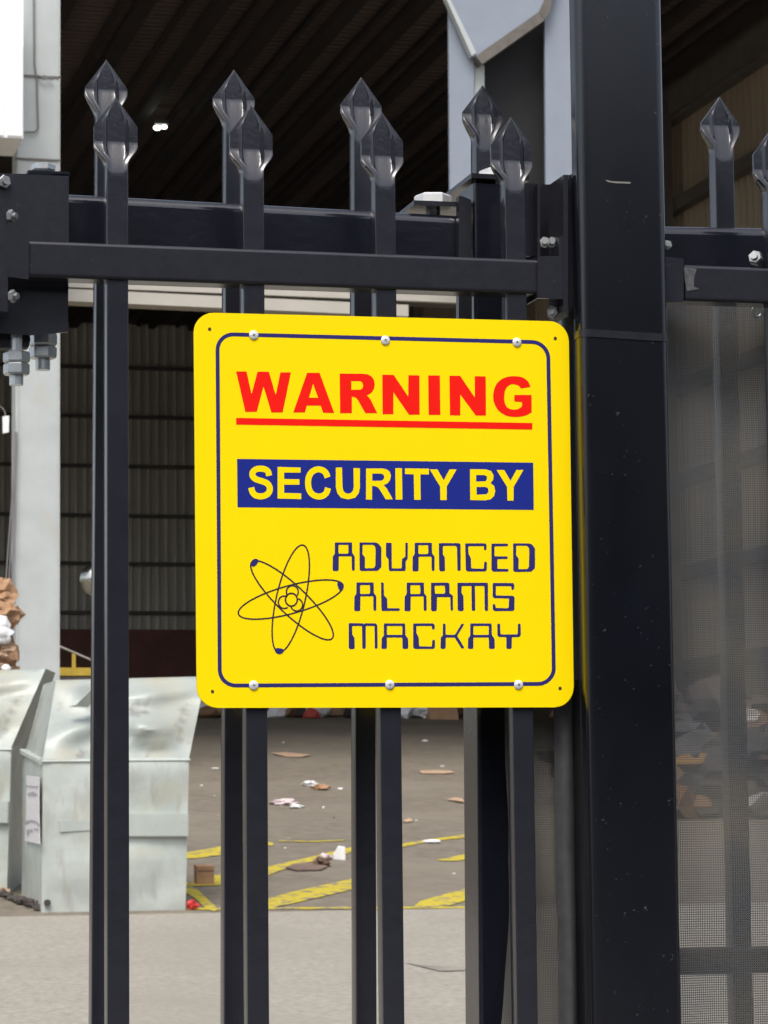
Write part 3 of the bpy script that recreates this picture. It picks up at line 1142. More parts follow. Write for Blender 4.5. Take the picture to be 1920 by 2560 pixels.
def decal(name, loops, m, lift, parent=None, rnd=0.0):
    """flat printed shape: loops of photo pixels (even-odd filled) on the sign face"""
    cu = bpy.data.curves.new(name, 'CURVE')
    cu.dimensions = '2D'
    cu.fill_mode = 'FRONT'
    for l in loops:
        s = cu.splines.new('POLY')
        s.points.add(len(l) - 1)
        for q, (x, y) in zip(s.points, l):
            w = sp(x, y)
            q.co = (w.x, w.z, 0, 1)
        s.use_cyclic_u = True
    tmp = bpy.data.objects.new(name, cu)
    COL.objects.link(tmp)
    dg = bpy.context.evaluated_depsgraph_get()
    me = bpy.data.meshes.new_from_object(tmp.evaluated_get(dg))
    bpy.data.objects.remove(tmp)
    par = parent or sign
    off = ORIGIN[par.name]
    for v in me.vertices:
        x, z = v.co.x, v.co.y
        v.co = (x - off.x, SY - lift - off.y, z - off.z)
    me.flip_normals()
    me.materials.clear()
    me.materials.append(m)
    me.name = name
    o = bpy.data.objects.new(name, me)
    COL.objects.link(o)
    o.parent = par
    ORIGIN[o.name] = off
    return o


def tf(ox, oy, s, pts, dx=0, dy=0):
    return [(ox + s * (x + dx), oy + s * (y + dy)) for x, y in pts]


def soften(pts, r):
    """cut the corners of a pixel polygon with small arcs"""
    out = []
    n = len(pts)
    for i in range(n):
        p = Vector((*pts[i], 0))
        a, b = Vector((*pts[i - 1], 0)), Vector((*pts[(i + 1) % n], 0))
        la, lb = (a - p).length, (b - p).length
        k = min(r, la * .45, lb * .45)
        pa, pb = p + (a - p) / la * k, p + (b - p) / lb * k
        for t in (0, .33, .67, 1):
            q = pa * (1 - t) ** 2 + p * 2 * t * (1 - t) + pb * t * t
            out.append((q.x, q.y))
    return out


def catmull(pts, n=6, closed=False):
    out = []
    m = len(pts)
    rng = range(m if closed else m - 1)
    for i in rng:
        p0 = pts[(i - 1) % m] if closed or i > 0 else pts[0]
        p1, p2 = pts[i], pts[(i + 1) % m]
        p3 = pts[(i + 2) % m] if closed or i + 2 < m else pts[-1]
        for k in range(n):
            t = k / n
            out.append(tuple(.5 * (2 * p1[j] + (p2[j] - p0[j]) * t + (2 * p0[j] - 5 * p1[j] + 4 * p2[j] - p3[j]) * t * t
                                   + (3 * p1[j] - p0[j] - 3 * p2[j] + p3[j]) * t ** 3) for j in (0, 1)))
    if not closed:
        out.append(pts[-1])
    return out


def stroke(pts, w, closed=False):
    """outline loop(s) of a thick pixel polyline"""
    L, Rr = [], []
    n = len(pts)
    for i in range(n):
        a = pts[(i - 1) % n] if closed or i > 0 else pts[i]
        b = pts[(i + 1) % n] if closed or i < n - 1 else pts[i]
        dx, dy = b[0] - a[0], b[1] - a[1]
        l = math.hypot(dx, dy) or 1
        nx_, ny_ = -dy / l * w / 2, dx / l * w / 2
        L.append((pts[i][0] + nx_, pts[i][1] + ny_))
        Rr.append((pts[i][0] - nx_, pts[i][1] - ny_))
    if closed:
        return [L, Rr]
    return [L + Rr[::-1]]


# border line
bc = [(543.5, 835), (1370, 856), (1385, 1709.5), (549.5, 1714)]


def round_px(cs, r):
    q = round_quad([Vector((x, y, 0)) for x, y in cs], r, 10)
    return [(v.x, v.y) for v in q]


bl = round_px(bc, 40)
decal("border_line", stroke(bl, 9.6, True), M['navy'], .0002)

# WARNING
A_, sA = (580, 900), 380 / 1659
B_, sB = (940, 900), 420 / 1659
W = []
W.append(tf(*A_, sA, [(45, 125), (158, 125), (210, 362), (217, 362), (278, 128), (402, 128), (473, 372), (480, 372), (528, 135), (642, 135), (553, 572), (430, 572), (346, 298), (340, 298), (270, 565), (145, 565)]))
W.append(tf(*A_, sA, [(820, 140), (955, 140), (1115, 578), (995, 575), (966, 497), (815, 497), (795, 572), (668, 572)]))
W.append(tf(*A_, sA, [(884, 258), (940, 412), (840, 412)]))
W.append(tf(*A_, sA, [(1175, 148), (1430, 150), (1480, 156), (1522, 178), (1548, 215), (1557, 262), (1550, 312), (1528, 350), (1500, 372), (1468, 388), (1490, 402), (1515, 440), (1585, 580), (1455, 580), (1385, 455), (1362, 420), (1340, 405), (1308, 400), (1308, 580), (1180, 580)]))
W.append(tf(*A_, sA, [(1302, 230), (1395, 230), (1420, 242), (1431, 275), (1426, 306), (1400, 324), (1302, 325)]))
W.append(tf(*B_, sB, [(62, 145), (175, 147), (318, 362), (320, 150), (428, 152), (430, 540), (325, 540), (172, 318), (170, 535), (65, 535)]))
W.append(tf(*B_, sB, [(515, 153), (630, 153), (635, 542), (520, 542)]))
W.append(tf(*B_, sB, [(725, 155), (830, 156), (975, 370), (975, 160), (1083, 162), (1086, 548), (985, 548), (832, 340), (832, 548), (730, 545)]))
Gout = catmull([(1430, 282), (1410, 255), (1345, 238), (1298, 262), (1270, 318), (1268, 405), (1293, 465), (1340, 488), (1395, 486), (1440, 460)], 5)
Gout += [(1442, 415), (1365, 408), (1365, 345), (1535, 345), (1537, 515)]
Gout += catmull([(1530, 520), (1470, 550), (1380, 562), (1285, 548), (1205, 495), (1162, 410), (1160, 320), (1192, 235), (1258, 180), (1345, 160), (1440, 170), (1500, 212), (1525, 265)], 5)
W.append(tf(*B_, sB, Gout))
decal("heading_text", W, M['red'], .0002)
decal("underline", [[(590.3, 1044.8), (1331.2, 1057.5), (1330.2, 1074), (590.3, 1061.5)]], M['red'], .0002)

# blue banner and SECURITY BY
C_, sC = (580, 1130), 380 / 1659
D_, sD = (940, 1130), 420 / 1659
bnr = decal("banner", [tf(*C_, sC, [(55, 75)]) + tf(*D_, sD, [(1552, 105), (1558, 572)]) + tf(*C_, sC, [(60, 603)])], M['blue'], .0002)
T = []
T += stroke(tf(*C_, sC, catmull([(404, 260), (392, 215), (360, 190), (313, 182), (262, 190), (226, 220), (226, 265), (262, 298), (330, 320), (385, 345), (412, 392), (402, 442), (362, 475), (310, 484), (258, 474), (224, 440), (209, 388)], 5)), 66 * sC)
T.append(tf(*C_, sC, [(497, 163), (748, 170), (748, 225), (568, 225), (568, 295), (735, 298), (735, 357), (568, 357), (568, 447), (755, 452), (755, 515), (497, 508)]))
T += stroke(tf(*C_, sC, catmull([(1043, 278), (1022, 228), (985, 198), (932, 190), (877, 213), (840, 265), (829, 340), (843, 415), (882, 465), (937, 486), (990, 478), (1028, 448), (1048, 393)], 5)), 66 * sC)
T.append(tf(*C_, sC, [(1132, 170), (1200, 170), (1205, 380), (1215, 425), (1237, 448), (1265, 455), (1298, 448), (1320, 422), (1328, 380), (1325, 175), (1395, 178), (1395, 390), (1382, 450), (1343, 500), (1265, 518), (1190, 500), (1147, 448), (1133, 385)]))
T.append(tf(*D_, sD, [(-99, 163), (60, 163), (105, 172), (135, 195), (147, 235), (138, 278), (115, 308), (75, 328), (105, 360), (165, 468), (95, 468), (45, 385), (18, 348), (-15, 337), (-40, 335), (-40, 470), (-99, 470)]))
T.append(tf(*D_, sD, [(-38, 213), (45, 213), (72, 222), (82, 246), (72, 273), (48, 285), (-38, 285)]))
T.append(tf(*D_, sD, [(190, 160), (255, 160), (260, 470), (193, 470)]))
T.append(tf(*D_, sD, [(285, 162), (522, 165), (522, 222), (437, 220), (440, 472), (377, 472), (372, 220), (285, 218)]))
T.append(tf(*D_, sD, [(530, 172), (605, 172), (668, 280), (725, 172), (795, 172), (698, 340), (697, 475), (635, 475), (632, 340)]))
T.append(tf(*D_, sD, [(927, 170), (1085, 172), (1135, 188), (1160, 230), (1155, 275), (1130, 308), (1165, 335), (1177, 385), (1165, 435), (1130, 468), (1080, 477), (930, 475)]))
T.append(tf(*D_, sD, [(988, 228), (1070, 228), (1093, 240), (1095, 270), (1080, 290), (988, 293)]))
T.append(tf(*D_, sD, [(992, 345), (1080, 345), (1106, 360), (1110, 395), (1090, 418), (992, 422)]))
T.append(tf(*D_, sD, [(1190, 178), (1265, 178), (1328, 285), (1385, 178), (1455, 178), (1358, 345), (1357, 480), (1297, 480), (1293, 345)]))
decal("banner_text", T, M['yellow'], .0004, bnr)

# company lettering
Fo, sF = (820, 1340), 280 / 1659
Go = (1080, 1340)
Ho, sH = (850, 1520), 480 / 1659
aO = [(100, 95), (355, 95), (358, 250), (395, 300), (395, 500), (375, 520), (352, 500), (350, 300), (160, 300), (158, 500), (145, 518), (75, 518), (68, 500), (70, 305), (100, 260)]
aH = [(155, 130), (300, 130), (303, 245), (290, 262), (165, 262), (155, 250)]
dO = [(465, 95), (700, 95), (745, 110), (790, 170), (790, 460), (735, 515), (490, 518), (468, 500)]
dH = [(512, 130), (670, 130), (700, 160), (705, 230), (700, 440), (680, 475), (555, 478), (545, 470), (548, 320), (510, 270)]
K = []
def add(o_, s_, pts, dx=0, dy=0, r=2.0):
    K.append(soften(tf(*o_, s_, pts, dx, dy), r))


add(Fo, sF, aO); add(Fo, sF, aH)
add(Fo, sF, dO); add(Fo, sF, dH)
add(Fo, sF, [(858, 100), (942, 100), (945, 470), (955, 480), (1090, 480), (1095, 340), (1145, 305), (1145, 105), (1158, 95), (1182, 105), (1180, 340), (1150, 370), (1150, 500), (1135, 518), (915, 518), (900, 500), (895, 345), (858, 300)])
add(Fo, sF, aO, 1183, 5); add(Fo, sF, aH, 1183, 5)
add(Go, sF, [(100, 105), (405, 105), (422, 125), (425, 505), (400, 522), (375, 505), (370, 180), (355, 145), (175, 145), (160, 160), (160, 270), (188, 310), (193, 505), (180, 522), (120, 522), (105, 500)])
add(Go, sF, [(490, 108), (790, 108), (808, 130), (805, 200), (785, 215), (768, 200), (768, 150), (550, 150), (535, 165), (540, 260), (575, 330), (580, 480), (765, 485), (775, 385), (795, 375), (812, 390), (812, 500), (790, 525), (525, 525), (500, 500)])
add(Go, sF, [(880, 112), (1115, 112), (1130, 130), (1115, 152), (925, 152), (925, 300), (1110, 302), (1128, 320), (1110, 340), (968, 342), (968, 485), (1120, 487), (1138, 505), (1120, 528), (905, 528), (880, 500)])
add(Go, sF, dO, 735, 14); add(Go, sF, dH, 735, 14)
add(Fo, sF, aO, 320, 593); add(Fo, sF, aH, 320, 596)
add(Fo, sF, [(785, 692), (805, 685), (825, 700), (828, 880), (875, 925), (880, 1070), (1055, 1070), (1068, 1088), (1050, 1108), (805, 1110), (790, 1090)])
add(Fo, sF, aO, 1065, 595); add(Fo, sF, aH, 1065, 598)
add(Go, sF, [(-15, 692), (235, 690), (258, 710), (260, 850), (308, 880), (310, 1095), (295, 1112), (275, 1095), (270, 905), (75, 905), (70, 1100), (55, 1112), (0, 1112), (-15, 1090)])
add(Go, sF, [(38, 735), (190, 735), (195, 840), (180, 855), (45, 855)])
add(Go, sF, [(375, 692), (820, 692), (828, 710), (830, 1100), (805, 1112), (780, 1100), (775, 740), (635, 740), (640, 1100), (612, 1112), (588, 1100), (583, 740), (440, 740), (435, 840), (465, 885), (468, 1095), (450, 1112), (395, 1112), (380, 1090)])
add(Go, sF, [(900, 695), (1205, 697), (1220, 720), (1215, 790), (1195, 800), (1175, 785), (1172, 742), (945, 742), (945, 880), (1200, 885), (1222, 905), (1220, 1090), (1200, 1110), (920, 1112), (900, 1085), (900, 1015), (920, 1003), (938, 1020), (945, 1065), (1110, 1070), (1135, 1060), (1140, 925), (920, 920), (897, 900)])
add(Ho, sH, [(75, 130), (195, 132), (205, 140), (215, 132), (310, 132), (322, 150), (325, 345), (312, 355), (300, 345), (298, 155), (222, 155), (222, 345), (205, 355), (192, 345), (190, 155), (105, 155), (105, 225), (125, 260), (127, 345), (118, 355), (85, 355), (75, 340)])
aO2 = [(378, 133), (562, 133), (565, 235), (588, 265), (590, 345), (580, 353), (548, 353), (540, 345), (538, 255), (405, 255), (405, 345), (395, 353), (365, 353), (357, 345), (360, 262), (378, 240)]
aH2 = [(405, 155), (538, 155), (538, 232), (405, 232)]
add(Ho, sH, aO2); add(Ho, sH, aH2)
add(Ho, sH, [(632, 133), (805, 133), (818, 145), (818, 180), (805, 190), (795, 180), (793, 155), (660, 155), (660, 215), (680, 255), (683, 330), (793, 333), (797, 280), (808, 270), (820, 282), (820, 340), (808, 353), (645, 353), (632, 340)])
add(Ho, sH, [(888, 140), (900, 132), (912, 140), (912, 230), (992, 232), (1048, 140), (1065, 130), (1070, 145), (1012, 240), (1072, 340), (1065, 353), (1048, 347), (990, 255), (915, 255), (912, 345), (902, 353), (875, 353), (868, 345), (870, 255), (888, 235)])
add(Ho, sH, aO2, 747); add(Ho, sH, aH2, 747)
add(Ho, sH, [(1358, 140), (1370, 132), (1383, 140), (1387, 228), (1535, 228), (1537, 140), (1548, 132), (1560, 140), (1562, 235), (1550, 250), (1485, 252), (1483, 345), (1472, 353), (1445, 353), (1437, 345), (1437, 252), (1372, 250), (1360, 238)])
decal("company_text", K, M['navy'], .0002)

# atom emblem
Eo, sE = (580, 1340), 300 / 1659


def ell(cx_, cy_, ax, ay, b, n=72, a0=0, a1=360):
    a = math.hypot(ax, ay)
    ux, uy = ax / a, ay / a
    out = []
    full = abs(a1 - a0) >= 360
    for i in range(n if full else n + 1):
        t = math.radians(a0 + (a1 - a0) * i / n)
        out.append((cx_ + math.cos(t) * ax - math.sin(t) * b * uy, cy_ + math.cos(t) * ay + math.sin(t) * b * ux))
    return out


emb = None
for i, (cx_, cy_, ax, ay, b) in enumerate(((812, 868, 170, -742, 199), (811, 878, 723, -198, 193), (829, 888, 555, 528, 196))):
    o = decal("orbit", stroke(tf(*Eo, sE, ell(cx_, cy_, ax, ay, b)), 21 * sE, True), M['orbit'], .0002 + .00003 * i)
o = decal("nucleus", stroke(tf(*Eo, sE, ell(820, 880, 82, 0, 88)), 22 * sE, True), M['orbit'], .0003)
for c, a0, a1 in (((833, 772), -215, 35), ((722, 915), 55, 300), ((893, 950), -75, 165)):
    decal("nucleus", stroke(tf(*Eo, sE, ell(c[0], c[1], 82, 0, 86, 40, a0, a1)), 20 * sE), M['orbit'], .0003)
for pts in ([(255, 400), (270, 345), (320, 315), (365, 335), (345, 385), (300, 422)],
            [(1455, 650), (1500, 635), (1530, 670), (1535, 735), (1500, 755), (1470, 720)],
            [(590, 1560), (650, 1550), (712, 1570), (700, 1615), (650, 1632), (605, 1610)]):
    decal("electron", [catmull(tf(*Eo, sE, pts), 5, True)], M['navy'], .0004)

# screws and corner holes
for px, py in ((634, 838), (963, 851), (1292, 856), (634, 1713.5), (974, 1712), (1296, 1712)):
    c = sp(px, py)
    g = MB()
    loops = []
    for rr_, d in ((.0054, 0), (.0054, .0008), (.0047, .0013), (.003, .0018), (.0012, .0020)):
        loops.append([Vector((c.x + rr_ * math.cos(t), SY - .0004 - d, c.z + rr_ * math.sin(t))) for t in [2 * math.pi * k / 20 for k in range(20)]])
    g.loft(loops)
    s_ = g.build("screw", M['screw'], sign, 50)
    g = MB()
    a = random.random() * 3
    for k in (0, 1):
        v = Vector((math.cos(a + k * math.pi / 2), 0, math.sin(a + k * math.pi / 2)))
        w = Vector((-v.z, 0, v.x)) * .00032
        y = SY - .0004 - .00215 - .00004 * k
        g.face([Vector((c.x, y, c.z)) + v * .0018 + w, Vector((c.x, y, c.z)) + v * .0018 - w, Vector((c.x, y, c.z)) - v * .0018 - w, Vector((c.x, y, c.z)) - v * .0018 + w])
    g.build("screw_slot", M['hole'], s_)
for px, py in ((524, 823), (1388, 846), (531, 1729), (1400, 1721)):
    decal("screw_hole", [[(px + 4.2 * math.cos(t), py + 4.6 * math.sin(t)) for t in [2 * math.pi * k / 16 for k in range(16)]]], M['hole'], .0002)

# ================================================================== DUMPSTERS
Yd = on_ramp(280, 2279).y + .02
dump = None


def c0(x, y):           # photo detail 0,1640
    return (.34356 * x, 1640 + .34356 * y)


def build_dumpster(label):
    root = thing("dumpster", label, "dumpster", on_ramp(285, 2280), "pale metal dumpsters at the foot of the ramp")
    dep = 1.08
    fl, frr = pt(*c0(303, 1876), Yd), pt(*c0(1350, 1862), Yd)
    lipl, lipr = pt(*c0(312, 748), Yd), pt(*c0(1376, 740), Yd)
    mb = MB()
    # body with slightly tapered foot, subdivided so the sheet can be dented
    n = 14
    def row(t):
        a = fl.lerp(lipl, t)
        b = frr.lerp(lipr, t)
        return a, b
    grid = []
    for j in range(n + 1):
        a, b = row(j / n)
        loop = []
        for i in range(n + 1):
            p = a.lerp(b, i / n)
            if 0 < i < n and 0 < j < n:
                p = p + Vector((0, .035 * noise.noise(Vector((p.x * 2.1, p.z * 3.0, 5))) - .01, 0))
            loop.append(p)
        rb = [p_ + Vector((0, dep, dep * RAMP_SLOPE)) for p_ in (b, a.lerp(b, .5), a)]
        loop += [b + Vector((0, dep * .5, dep * .5 * RAMP_SLOPE)) + Vector((.012 * math.sin(j), 0, 0))] + rb + [a + Vector((0, dep * .5, dep * .5 * RAMP_SLOPE)) + Vector((.012 * math.sin(j * .9), 0, 0))]
        grid.append(loop)
    mb.loft(grid)
    body = mb.build("body", M['bin'], root, 35)
    # folded lip
    mb = MB()
    a, b = lipl + Vector((-.01, -.004, -.018)), lipr + Vector((.006, -.004, -.015))
    mb.bar(a, b, .024, .014, (0, 1, 0), .006, 3)
    mb.bar(a + Vector((0, .02, 0)), a + Vector((0, dep, dep * RAMP_SLOPE)), .03, .04, (1, 0, 0), .01, 3)
    mb.build("lip", M['bin'], body, 40)
    # fork pocket band on the right half
    mb = MB()
    p = [pt(*c0(x, y), Yd - .05) for x, y in ((800, 1148), (1374, 1146), (1372, 1316), (800, 1316))]
    mb.prism(p, (0, .08, 0))
    bmesh.ops.bevel(mb.bm, geom=mb.bm.edges[:], offset=.006, segments=2, affect='EDGES')
    mb.build("fork_pocket", M['bin_band'], body, 40)
    # shallow pocket on the left half, dark slot
    mb = MB()
    p = [pt(*c0(x, y), Yd - .022) for x, y in ((420, 1188), (800, 1196), (800, 1268), (430, 1292))]
    mb.prism(p, (0, .045, 0))
    bmesh.ops.bevel(mb.bm, geom=mb.bm.edges[:], offset=.01, segments=3, affect='EDGES')
    mb.build("fork_pocket", M['bin_band'], body, 40)
    # drain plug with stain
    mb = MB()
    c = pt(*c0(343, 1795), Yd)
    mb.tube(c + Vector((0, .0, 0)), c + Vector((0, -.03, 0)), .022, 14)
    mb.build("drain_plug", M['dirt'], body, 40)
    # lid: sloping dented hood
    tl_, tr_ = pt(*c0(408, 176), Yd + .42), pt(*c0(1496, 148), Yd + .42)
    ll_, lr_ = lipl + Vector((.0, -.0, .0)), lipr + Vector((.0, 0, 0))
    mb = MB()
    m_ = 18
    loops = []
    for j in range(m_ + 1):
        t = j / m_
        loop = []
        for i in range(m_ + 1):
            u = i / m_
            p = ll_.lerp(lr_, u).lerp(tl_.lerp(tr_, u), t)
            if 0 < t < 1 and 0 < u < 1:
                edge = min(1, 5 * min(t, 1 - t)) * min(1, 5 * min(u, 1 - u))
                bulge = -.10 * math.exp(-((t - .38) / .16) ** 2) if u > .5 else -.06 * math.exp(-((t - .3 - .5 * u) / .12) ** 2)
                p = p + Vector((0, edge * (bulge + .09 * noise.noise(Vector((u * 3.2, t * 3.2, 1.5))) + .05 * noise.noise(Vector((u * 7 + t * 5, t * 6, 8.5)))), 0))
            loop.append(p)
        bl_ = Vector((loop[0].x, Yd + dep, loop[0].z + .0))
        br_ = Vector((loop[-1].x, Yd + dep, loop[-1].z + .0))
        loop += [br_, br_.lerp(bl_, .5), bl_]
        loops.append(loop)
    mb.loft(loops)
    lid = mb.build("lid", M['bin_lid'], root, 50)
    # torn flap curling off the lid
    mb = MB()
    fa = [pt(*c0(x, y), Yd + dy) for x, y, dy in ((500, 372, .12), (560, 352, .06), (610, 300, .0), (660, 250, .0), (700, 300, .10), (640, 372, .16))]
    mb.prism(fa, (0, .01, .004))
    mb.build("torn_flap", M['bin_band'], lid)
    return root


dump = build_dumpster("dented pale metal dumpster with sticker, standing between fence picket and cardboard box")
# sticker on its left flank, only on the nearer bin
xs_ = pt(*c0(303, 1200), Yd).x
def flank(x, y):
    # point on the bin's left side plane
    q = pt(*c0(303, 1200), Yd)
    d = ray(*c0(x, y))
    t = (q.x - .022 - CAM.x) / d.x
    return CAM + d * t


g = MB()
g.prism([flank(x, y) for x, y in ((192, 868), (284, 880), (284, 1160), (290, 1370), (180, 1345), (190, 1150))], (.003, 0, 0))
st = g.build("sticker", M['sticker'], dump)
g = MB()
for poly in (((194, 942), (283, 948), (283, 958), (194, 952)), ((200, 1000), (250, 985), (275, 1010), (262, 1018), (210, 1014)),
             ((182, 1210), (205, 1196), (240, 1192), (275, 1205), (288, 1225), (284, 1240), (262, 1212), (220, 1206), (186, 1226)),
             ((196, 1262), (240, 1262), (240, 1278), (212, 1280), (212, 1306), (196, 1306)), ((248, 1250), (282, 1256), (282, 1268), (250, 1264))):
    g.prism([flank(x, y) + Vector((-.004, 0, 0)) for x, y in poly], (.002, 0, 0))
g.build("sticker_print", M['sticker_print'], st)

# second bin, further left and set back: copies of every part
def copy_tree(o, parent=None):
    c = o.copy()
    COL.objects.link(c)
    c.parent = parent
    for ch in [q for q in bpy.data.objects if q.parent == o and not q.name.startswith("sticker")]:
        copy_tree(ch, c)
    return c


dump2 = copy_tree(dump)
dump2['label'] = "dented pale metal dumpster cut off by the left edge of the picture"
turn = math.radians(-14)                              # it stands askew, so its right flank shows
corner = pt(*c0(1350, 1862), Yd) - ORIGIN[dump.name]
foot = on_ramp(17, 2240)
dump2.rotation_euler.z = turn
dump2.location = foot - Matrix.Rotation(turn, 3, 'Z') @ corner

# ================================================================== SMALL THINGS
# cardboard box
def px_box(name, m, x0_, x1_, ytop, ybase, depth, label, cat, rot=0.0, group=None):
    b0, b1 = on_ramp(x0_, ybase), on_ramp(x1_, ybase)
    h_ = (ybase - ytop) / FPX * (b0 - CAM).dot(F)
    mb = MB()
    d = Vector((math.sin(rot) * depth, math.cos(rot) * depth, RAMP_SLOPE * depth))
    mb.prism([b0, b1, b1 + d, b0 + d], (0, 0, h_))
    bmesh.ops.bevel(mb.bm, geom=mb.bm.edges[:], offset=.004, segments=1, affect='EDGES')
    return solo(name, mb, m, label, cat, group)


bx = px_box("cardboard_box", M['card'], 492, 536, 2165, 2213, .12, "small brown cardboard box beside the dumpster's right side", "box")
# seam tape as part
g = MB()
b0 = on_ramp(492, 2213)
tA, tB = on_ramp(492, 2213), on_ramp(536, 2213)
hh = (2213 - 2165) / FPX * (tA - CAM).dot(F)
g.prism([tA + Vector((.004, -.002, hh * .72)), tB + Vector((-.004, -.002, hh * .72)), tB + Vector((-.004, -.002, hh * .76)), tA + Vector((.004, -.002, hh * .76))], (0, .0015, 0))
g.build("box_seam", M['leaf'], bx)

# red wrapper
g = MB()
c = on_ramp(*c0(1395, 1845))
g.crumple(c + Vector((0, -.03, .028)), .04, .03, .03, 3, 2, .7)
solo("wrapper", g, M['redwrap'], "crumpled red wrapper at the dumpster's right foot", "litter")


def litter(name, m, px, py, wpx, hpx, label, seed, amp=.6, flat=None, group="loose litter on the ramp", cat="litter"):
    c_ = on_ramp(px, py)
    k = (c_ - CAM).dot(F) / FPX
    mb = MB()
    mb.crumple(c_ + Vector((0, 0, hpx * k * .35)), wpx * k / 2, wpx * k / 2 * .8 if flat is None else flat, hpx * k / 2, seed, 2 if wpx < 40 else 3, amp, seed)
    return solo(name, mb, m, label, cat, group)


def ramp_card(name, m, poly, label, lift=.02, group="loose litter on the ramp"):
    mb = MB()
    pts = ramp_patch([c3(*p) for p in poly], 0)
    pts = [p + Vector((0, 0, .006 + lift * abs(noise.noise(p * 3)))) for p in pts]
    mb.prism(pts, (0, 0, .008))
    return solo(name, mb, m, label, "cardboard", group)


ramp_card("cardboard_sheet", M['card_pale'], [(520, 320), (600, 316), (700, 322), (735, 330), (690, 338), (600, 336)], "long flat cardboard strip high on the ramp behind the second picket")
ramp_card("cardboard_sheet", M['card_pale'], [(1328, 418), (1420, 412), (1500, 416), (1522, 424), (1460, 430), (1340, 426)], "flat cardboard piece on the ramp between third picket and gate stile")
ramp_card("cardboard_sheet", M['card_pale'], [(1475, 572), (1520, 562), (1560, 566), (1575, 590), (1520, 580)], "torn cardboard corner by the gate stile")
ramp_card("cardboard_sheet", M['card_pale'], [(1238, 690), (1275, 682), (1296, 688), (1260, 696)], "tiny cardboard scrap right of the third picket")
ramp_card("cardboard_sheet", mat("brown_stain", (.15, .105, .08), .9, var=.25, vscale=8), [(600, 945), (650, 925), (720, 922), (830, 938), (790, 956), (660, 960)], "brown stain lying across the yellow line under a dark scrap", .01)  # thin sheet made for a flat brown stain, not cardboard
litter("plastic_scrap", M['plastic'], *c3(730, 490), 44, 14, "white plastic scrap beside an orange brown scrap on the ramp", 1)
litter("paper_scrap", M['card'], *c3(790, 512), 48, 16, "orange brown crumpled scrap touching white plastic on the ramp", 2)
litter("paper_scrap", M['pink'], *c3(600, 596), 56, 18, "pinkish white crumpled paper near the second picket", 3)
litter("paper_scrap", M['paper'], *c3(660, 612), 40, 10, "white sheet end of the crumpled paper near the second picket", 4)
litter("paper_scrap", M['leaf'], *c3(532, 594), 22, 8, "dark scrap left of the pinkish crumpled paper", 5)
litter("plastic_scrap", M['paper'], *c3(1395, 803), 44, 11, "oval white plastic piece right of the third picket beside yellow line", 6, .25)
litter("paper_scrap", M['paper'], *c3(1358, 249), 20, 6, "white paper scrap high on the ramp near the rubbish", 7, .3)
litter("paper_scrap", M['paper'], *c3(215, 400), 26, 5, "white strip of paper right of the dumpster lid", 8, .2)
litter("paper_scrap", M['leaf'], *c3(800, 930), 40, 26, "dark brown crumpled scrap on the yellow line", 9, .9)
litter("paper_scrap", M['pink'], *c3(820, 895), 30, 20, "pale crumpled scrap above the dark brown one", 10, .8)
litter("plastic_scrap", M['plastic'], *c3(805, 614), 9, 6, "tiny white crumb right of the crumpled paper", 11, .4)
litter("plastic_scrap", M['plastic'], *c3(895, 510), 14, 5, "tiny white strip left of the third gate bar", 12, .4)
litter("plastic_scrap", M['plastic'], *c3(140, 492), 7, 5, "tiny white crumb right of the dumpster", 13, .4)
litter("plastic_scrap", M['plastic'], *c3(1455, 386), 12, 4, "tiny white crumb above the flat cardboard piece", 14, .4)
for i in range(14):
    x_, y_ = random.uniform(60, 1540), random.uniform(230, 1100)
    if 240 < x_ < 500 or 920 < x_ < 1240:
        continue
    litter("crumb", random.choice([M['paper'], M['card_pale'], M['leaf']]), *c3(x_, y_), random.uniform(4, 9), random.uniform(2, 4), "tiny scrap of litter on the brown ramp", 20 + i, .4, None, "crumbs on the ramp")
# white box leaning by the third gate bar
g = MB()
q = [on_ramp(*c3(858, 890)), on_ramp(*c3(925, 896))]
k = (q[0] - CAM).dot(F) / FPX
g.prism([q[0], q[1], q[1] + Vector((0, .01, 30 * k)), q[0].lerp(q[1], .45) + Vector((0, .01, 31 * k)), q[0] + Vector((0, 0, 8 * k))], (.02, .09, .01))
solo("carton", g, M['paper'], "small white open carton on the yellow line by the third gate bar", "carton")

# rubbish heap along the top of the ramp
g = MB()
for i in range(150):
    px_ = random.uniform(470, 1200)
    c_ = on_ramp(px_, 1792)
    c_.y += random.uniform(-.5, 2.2)
    c_.z = ground_z(c_.y)
    r_ = random.uniform(.08, .28)
    g.crumple(c_ + Vector((0, 0, r_ * .5)), r_, r_, r_ * random.uniform(.4, .9), i, 1, .7, i)
hm = mat("mixed_rubbish", (.13, .09, .06), .8)
nt_ = hm.node_tree
ge = nt_.nodes.new("ShaderNodeNewGeometry")
rp_ = nt_.nodes.new("ShaderNodeValToRGB")
rp_.color_ramp.interpolation = 'CONSTANT'
for i, (p_, c_) in enumerate(((0, (.035, .028, .024)), (.3, (.20, .115, .06)), (.5, (.10, .07, .05)), (.64, (.33, .20, .11)), (.76, (.06, .06, .065)), (.86, (.62, .61, .60)), (.95, (.40, .06, .04)))):
    e_ = rp_.color_ramp.elements[i] if i < 2 else rp_.color_ramp.elements.new(p_)
    e_.position = p_
    e_.color = (*c_, 1)
nt_.links.new(ge.outputs["Random Per Island"], rp_.inputs[0])
nt_.links.new(rp_.outputs[0], nt_.nodes["Principled BSDF"].inputs["Base Color"])
o = g.build("rubbish_heap", hm)
tag(o, "heap of mixed rubbish and torn packaging along the top of the ramp", "rubbish heap", kind="stuff")
g = MB()
pz_ = [on_ramp(x, y) for x, y in ((1075, 1798), (1147, 1800))]
g.prism([pz_[0], pz_[1], pz_[1] + Vector((0, .1, .25)), pz_[0] + Vector((0, .1, .22))], (0, .4, .03))
